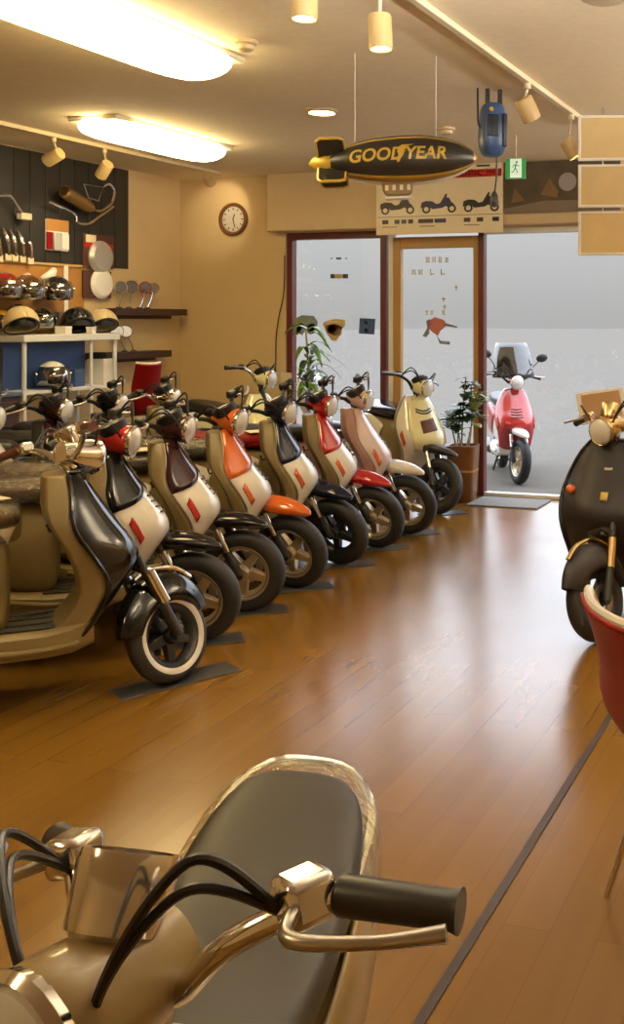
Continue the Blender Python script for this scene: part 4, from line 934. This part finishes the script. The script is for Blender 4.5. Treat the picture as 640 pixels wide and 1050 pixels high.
for (x, y), tip, kind in stems:
    b = MB(); tp = V(tip); b.tube([V((x, y, .42)), (V((x, y, .42))+tp)*.5+V((rnd.uniform(-.02, .02), 0, 0)), tp], [.008, .005], 7, smooth=4); st = b.build('stem', m_stem, t)
    b = MB()
    for k in range(15):
        f_ = rnd.uniform(.45, 1.05); base = V((x, y, .42)).lerp(tp, min(f_, 1)); a = rnd.uniform(0, 2*pi)
        leaf(b, base, (cos(a), sin(a), rnd.uniform(.1, .9)), rnd.uniform(.10, .18), rnd.uniform(.032, .052), rnd.uniform(.1, .6))
    b.build('foliage', m_leafy if kind else m_leaf, st, solid=.0012)
# long leaved plant before the left pane
g = py(316, 420, YB-.30); t = thing('potted_plant', 'long leaved green plant before the left window pane', 'potted plant', (g.x, g.y, 0))
b = MB(); b.lathe([(.09, 0), (.12, .22), (.125, .25), (.11, .25), (.105, .21)], seg=24); b.build('pot', mat('terracotta', (.30, .12, .06), .7), t)
b = MB(); b.lathe([(.001, .215), (.104, .215), (.104, .19)], seg=20); b.build('soil', mat('soil', (.03, .018, .01), .9), t)
m_leafg = mat('bright green leaf', (.10, .22, .015), .4, var=.35, scale=7)
b = MB(); b.tube([(0, 0, .2), (.01, .01, .8), (-.02, 0, 1.40)], [.014, .009], 8, smooth=5); st = b.build('stem', m_stem, t)
b = MB(); rnd = random.Random(5)
for k in range(24):
    z = rnd.uniform(.85, 1.42); a = rnd.uniform(0, 2*pi); leaf(b, (.0, 0, z), (cos(a), sin(a)*.55, rnd.uniform(.2, 1.1)), rnd.uniform(.22, .36), rnd.uniform(.022, .036), rnd.uniform(.5, 1.1))
b.build('foliage', m_leafg, st, solid=.0015)

# ------------------------------------------------------------------ stickers on the glass
YG = YB+.052
def sticker(name, label, cat, polys, mats, group=None, y=YG):
    b = MB(); o = None
    for pts, mi in polys:
        P = [py(u, v, y) for u, v in pts]; o = o or P[0].copy(); b.mi = mi; b.poly([p_-o for p_ in P], (0, -1, 0), .0015)
    ob = b.build(name, mats); ob.location = o; return tag(ob, label, cat, group)
def rct(u0, v0, u1, v1): return [(u0, v0), (u0, v1), (u1, v1), (u1, v0)]
m_stb = mat('blue sticker', (.05, .11, .30), .5); m_stbr = mat('brown sticker', (.20, .10, .07), .6); m_stt = mat('tan sticker', (.55, .42, .22), .6); m_std = mat('dark sticker', (.05, .05, .05), .5); m_sty = mat('pale yellow lettering', (.62, .55, .25), .6); m_pink = mat('pink sticker', (.50, .17, .15), .6); m_stg = mat('grey blue sticker', (.22, .27, .32), .6); m_grl = mat('leaf green sticker', (.18, .30, .04), .6)
sticker('glass_sticker', 'blue square sticker on the left pane', 'sticker', [([(369, 326), (368, 342), (384, 343), (385, 327)], 0), (rct(374, 329.5, 377, 332.5), 1), (rct(374, 337, 377, 340), 1)], [m_stb, m_card])
sticker('glass_sticker', 'brown and tan sticker patch in the middle of the left pane', 'sticker', [([(331, 332), (335, 329), (345, 327), (354, 328), (354, 334), (350, 338), (349, 344), (345, 350), (340, 349), (335, 342)], 1), ([(334, 334), (343, 332), (351, 335), (350, 343), (342, 344), (336, 341)], 0)], [m_stbr, m_stt])
sticker('glass_sticker', 'blue and green sticker high at the left side of the left pane', 'sticker', [([(304, 326), (310, 323), (322, 324), (326, 330), (324, 341), (318, 343), (313, 339), (310, 344), (304, 340)], 0), ([(303, 330), (309, 327), (311, 334), (306, 343), (302, 344)], 1), ([(315, 334), (322, 331), (323, 338), (317, 342)], 2)], [m_stg, m_grl, m_stb])
sticker('glass_sticker', 'thin dark dashes at the top of the left pane', 'sticker', [(rct(345, 264, 350, 266), 0), (rct(339, 264.5, 341, 265.5), 0), (rct(354, 264.5, 356, 265.5), 0)], [m_std])
sticker('glass_sticker', 'tan and black strip sticker below the dashes on the left pane', 'sticker', [(rct(339, 281, 343, 285.5), 0), (rct(343, 281, 352, 285.5), 1), (rct(352, 281, 357, 285.5), 0)], [m_std, m_stt])
polys = []
rnd = random.Random(21)
def glyph(u, v, w_, h_):
    for k in range(3): vv = v+h_*(.12+.33*k); polys.append((rct(u+w_*rnd.uniform(0, .2), vv, u+w_*rnd.uniform(.75, 1), vv+h_*.13), 0))
    for k in range(2): uu = u+w_*(.2+.45*k); polys.append((rct(uu, v+h_*.05, uu+w_*.14, v+h_*.95), 0))
for u in (436, 442.5, 449): glyph(u, 263, 5.4, 6.5)
glyph(456, 263.5, 4.5, 6)
for u in (421.5, 428.5): glyph(u, 276, 6, 6)
for u in (441, 452): polys.append(([(u, 276), (u+1.2, 276), (u+1.5, 281), (u+4.5, 280), (u+4.5, 281.3), (u, 282.2)], 0))
for u, v in ((466, 294), (453, 306), (454, 314)): polys.append((rct(u, v, u+4, v+1), 0)); polys.append((rct(u+1.5, v-2, u+2.5, v+4), 0))
for u in (436, 441, 453): glyph(u, 318, 4, 5)
sticker('door_lettering', 'pale yellow lettering in rows on the door glass', 'lettering', polys, [m_sty])
sticker('door_sticker', 'pink and grey flying shape stuck on the door glass', 'sticker', [([(440, 329), (446, 325), (455, 328), (459, 333), (452, 339), (449, 344.5), (444, 341), (439.5, 337)], 0), ([(458, 331.5), (469, 334.5), (469, 336.5), (456, 334)], 1), ([(439, 335), (441, 341), (437, 346), (433.5, 344.5)], 1), ([(448, 344), (452, 349.5), (461.5, 350), (461.5, 353.5), (451, 352.5)], 1), ([(437, 329), (441, 327), (440.5, 337), (438, 335)], 1)], [m_pink, m_stg])
o = MB().bb((0, -.004, 0), (.11, 0, .15)).build('paper_notice', m_cream); o.location = py(288, 399, YB-.001); tag(o, 'small cream paper at the lower left corner of the window', 'paper')
# door mat
c = pz(527, 513.5); o = MB().bb((-.30, -.20, 0), (.30, .20, .012)).build('door_mat', mat('grey mat', (.20, .20, .20), .9, bump=.5, bscale=200), bevel=.004); o.location = (c.x, min(c.y, YB-.25), 0); tag(o, 'grey door mat on the floor right of the planter', 'mat')
# tan notice board on a white stand
c = pd(617, 415, 6.9); t = thing('notice_board', 'tilted tan board on a white stand behind the black scooter', 'notice board', (c.x, c.y, 0), YAW)
rt = M4.Rotation(R(-8), 3, 'Y') @ M4.Rotation(R(-18), 3, 'X')
b = MB(); b.box((.0, 0, c.z), (.26, .014, .165), rt); b.build('board', mat('tan card board', (.36, .20, .085), .6), t, bevel=.002)
b = MB(); b.box((.0, .016, c.z-.01), (.32, .014, .22), rt); b.build('backing', m_bframe, t, bevel=.003)
b = MB(); b.tube([(0, .03, 0.02), (0, .03, c.z)], .012, 10); b.lathe([(.15, 0), (.15, .012), (.03, .022), (.012, .04)], (0, .03, 0), seg=24); b.build('stand', m_bframe, t)
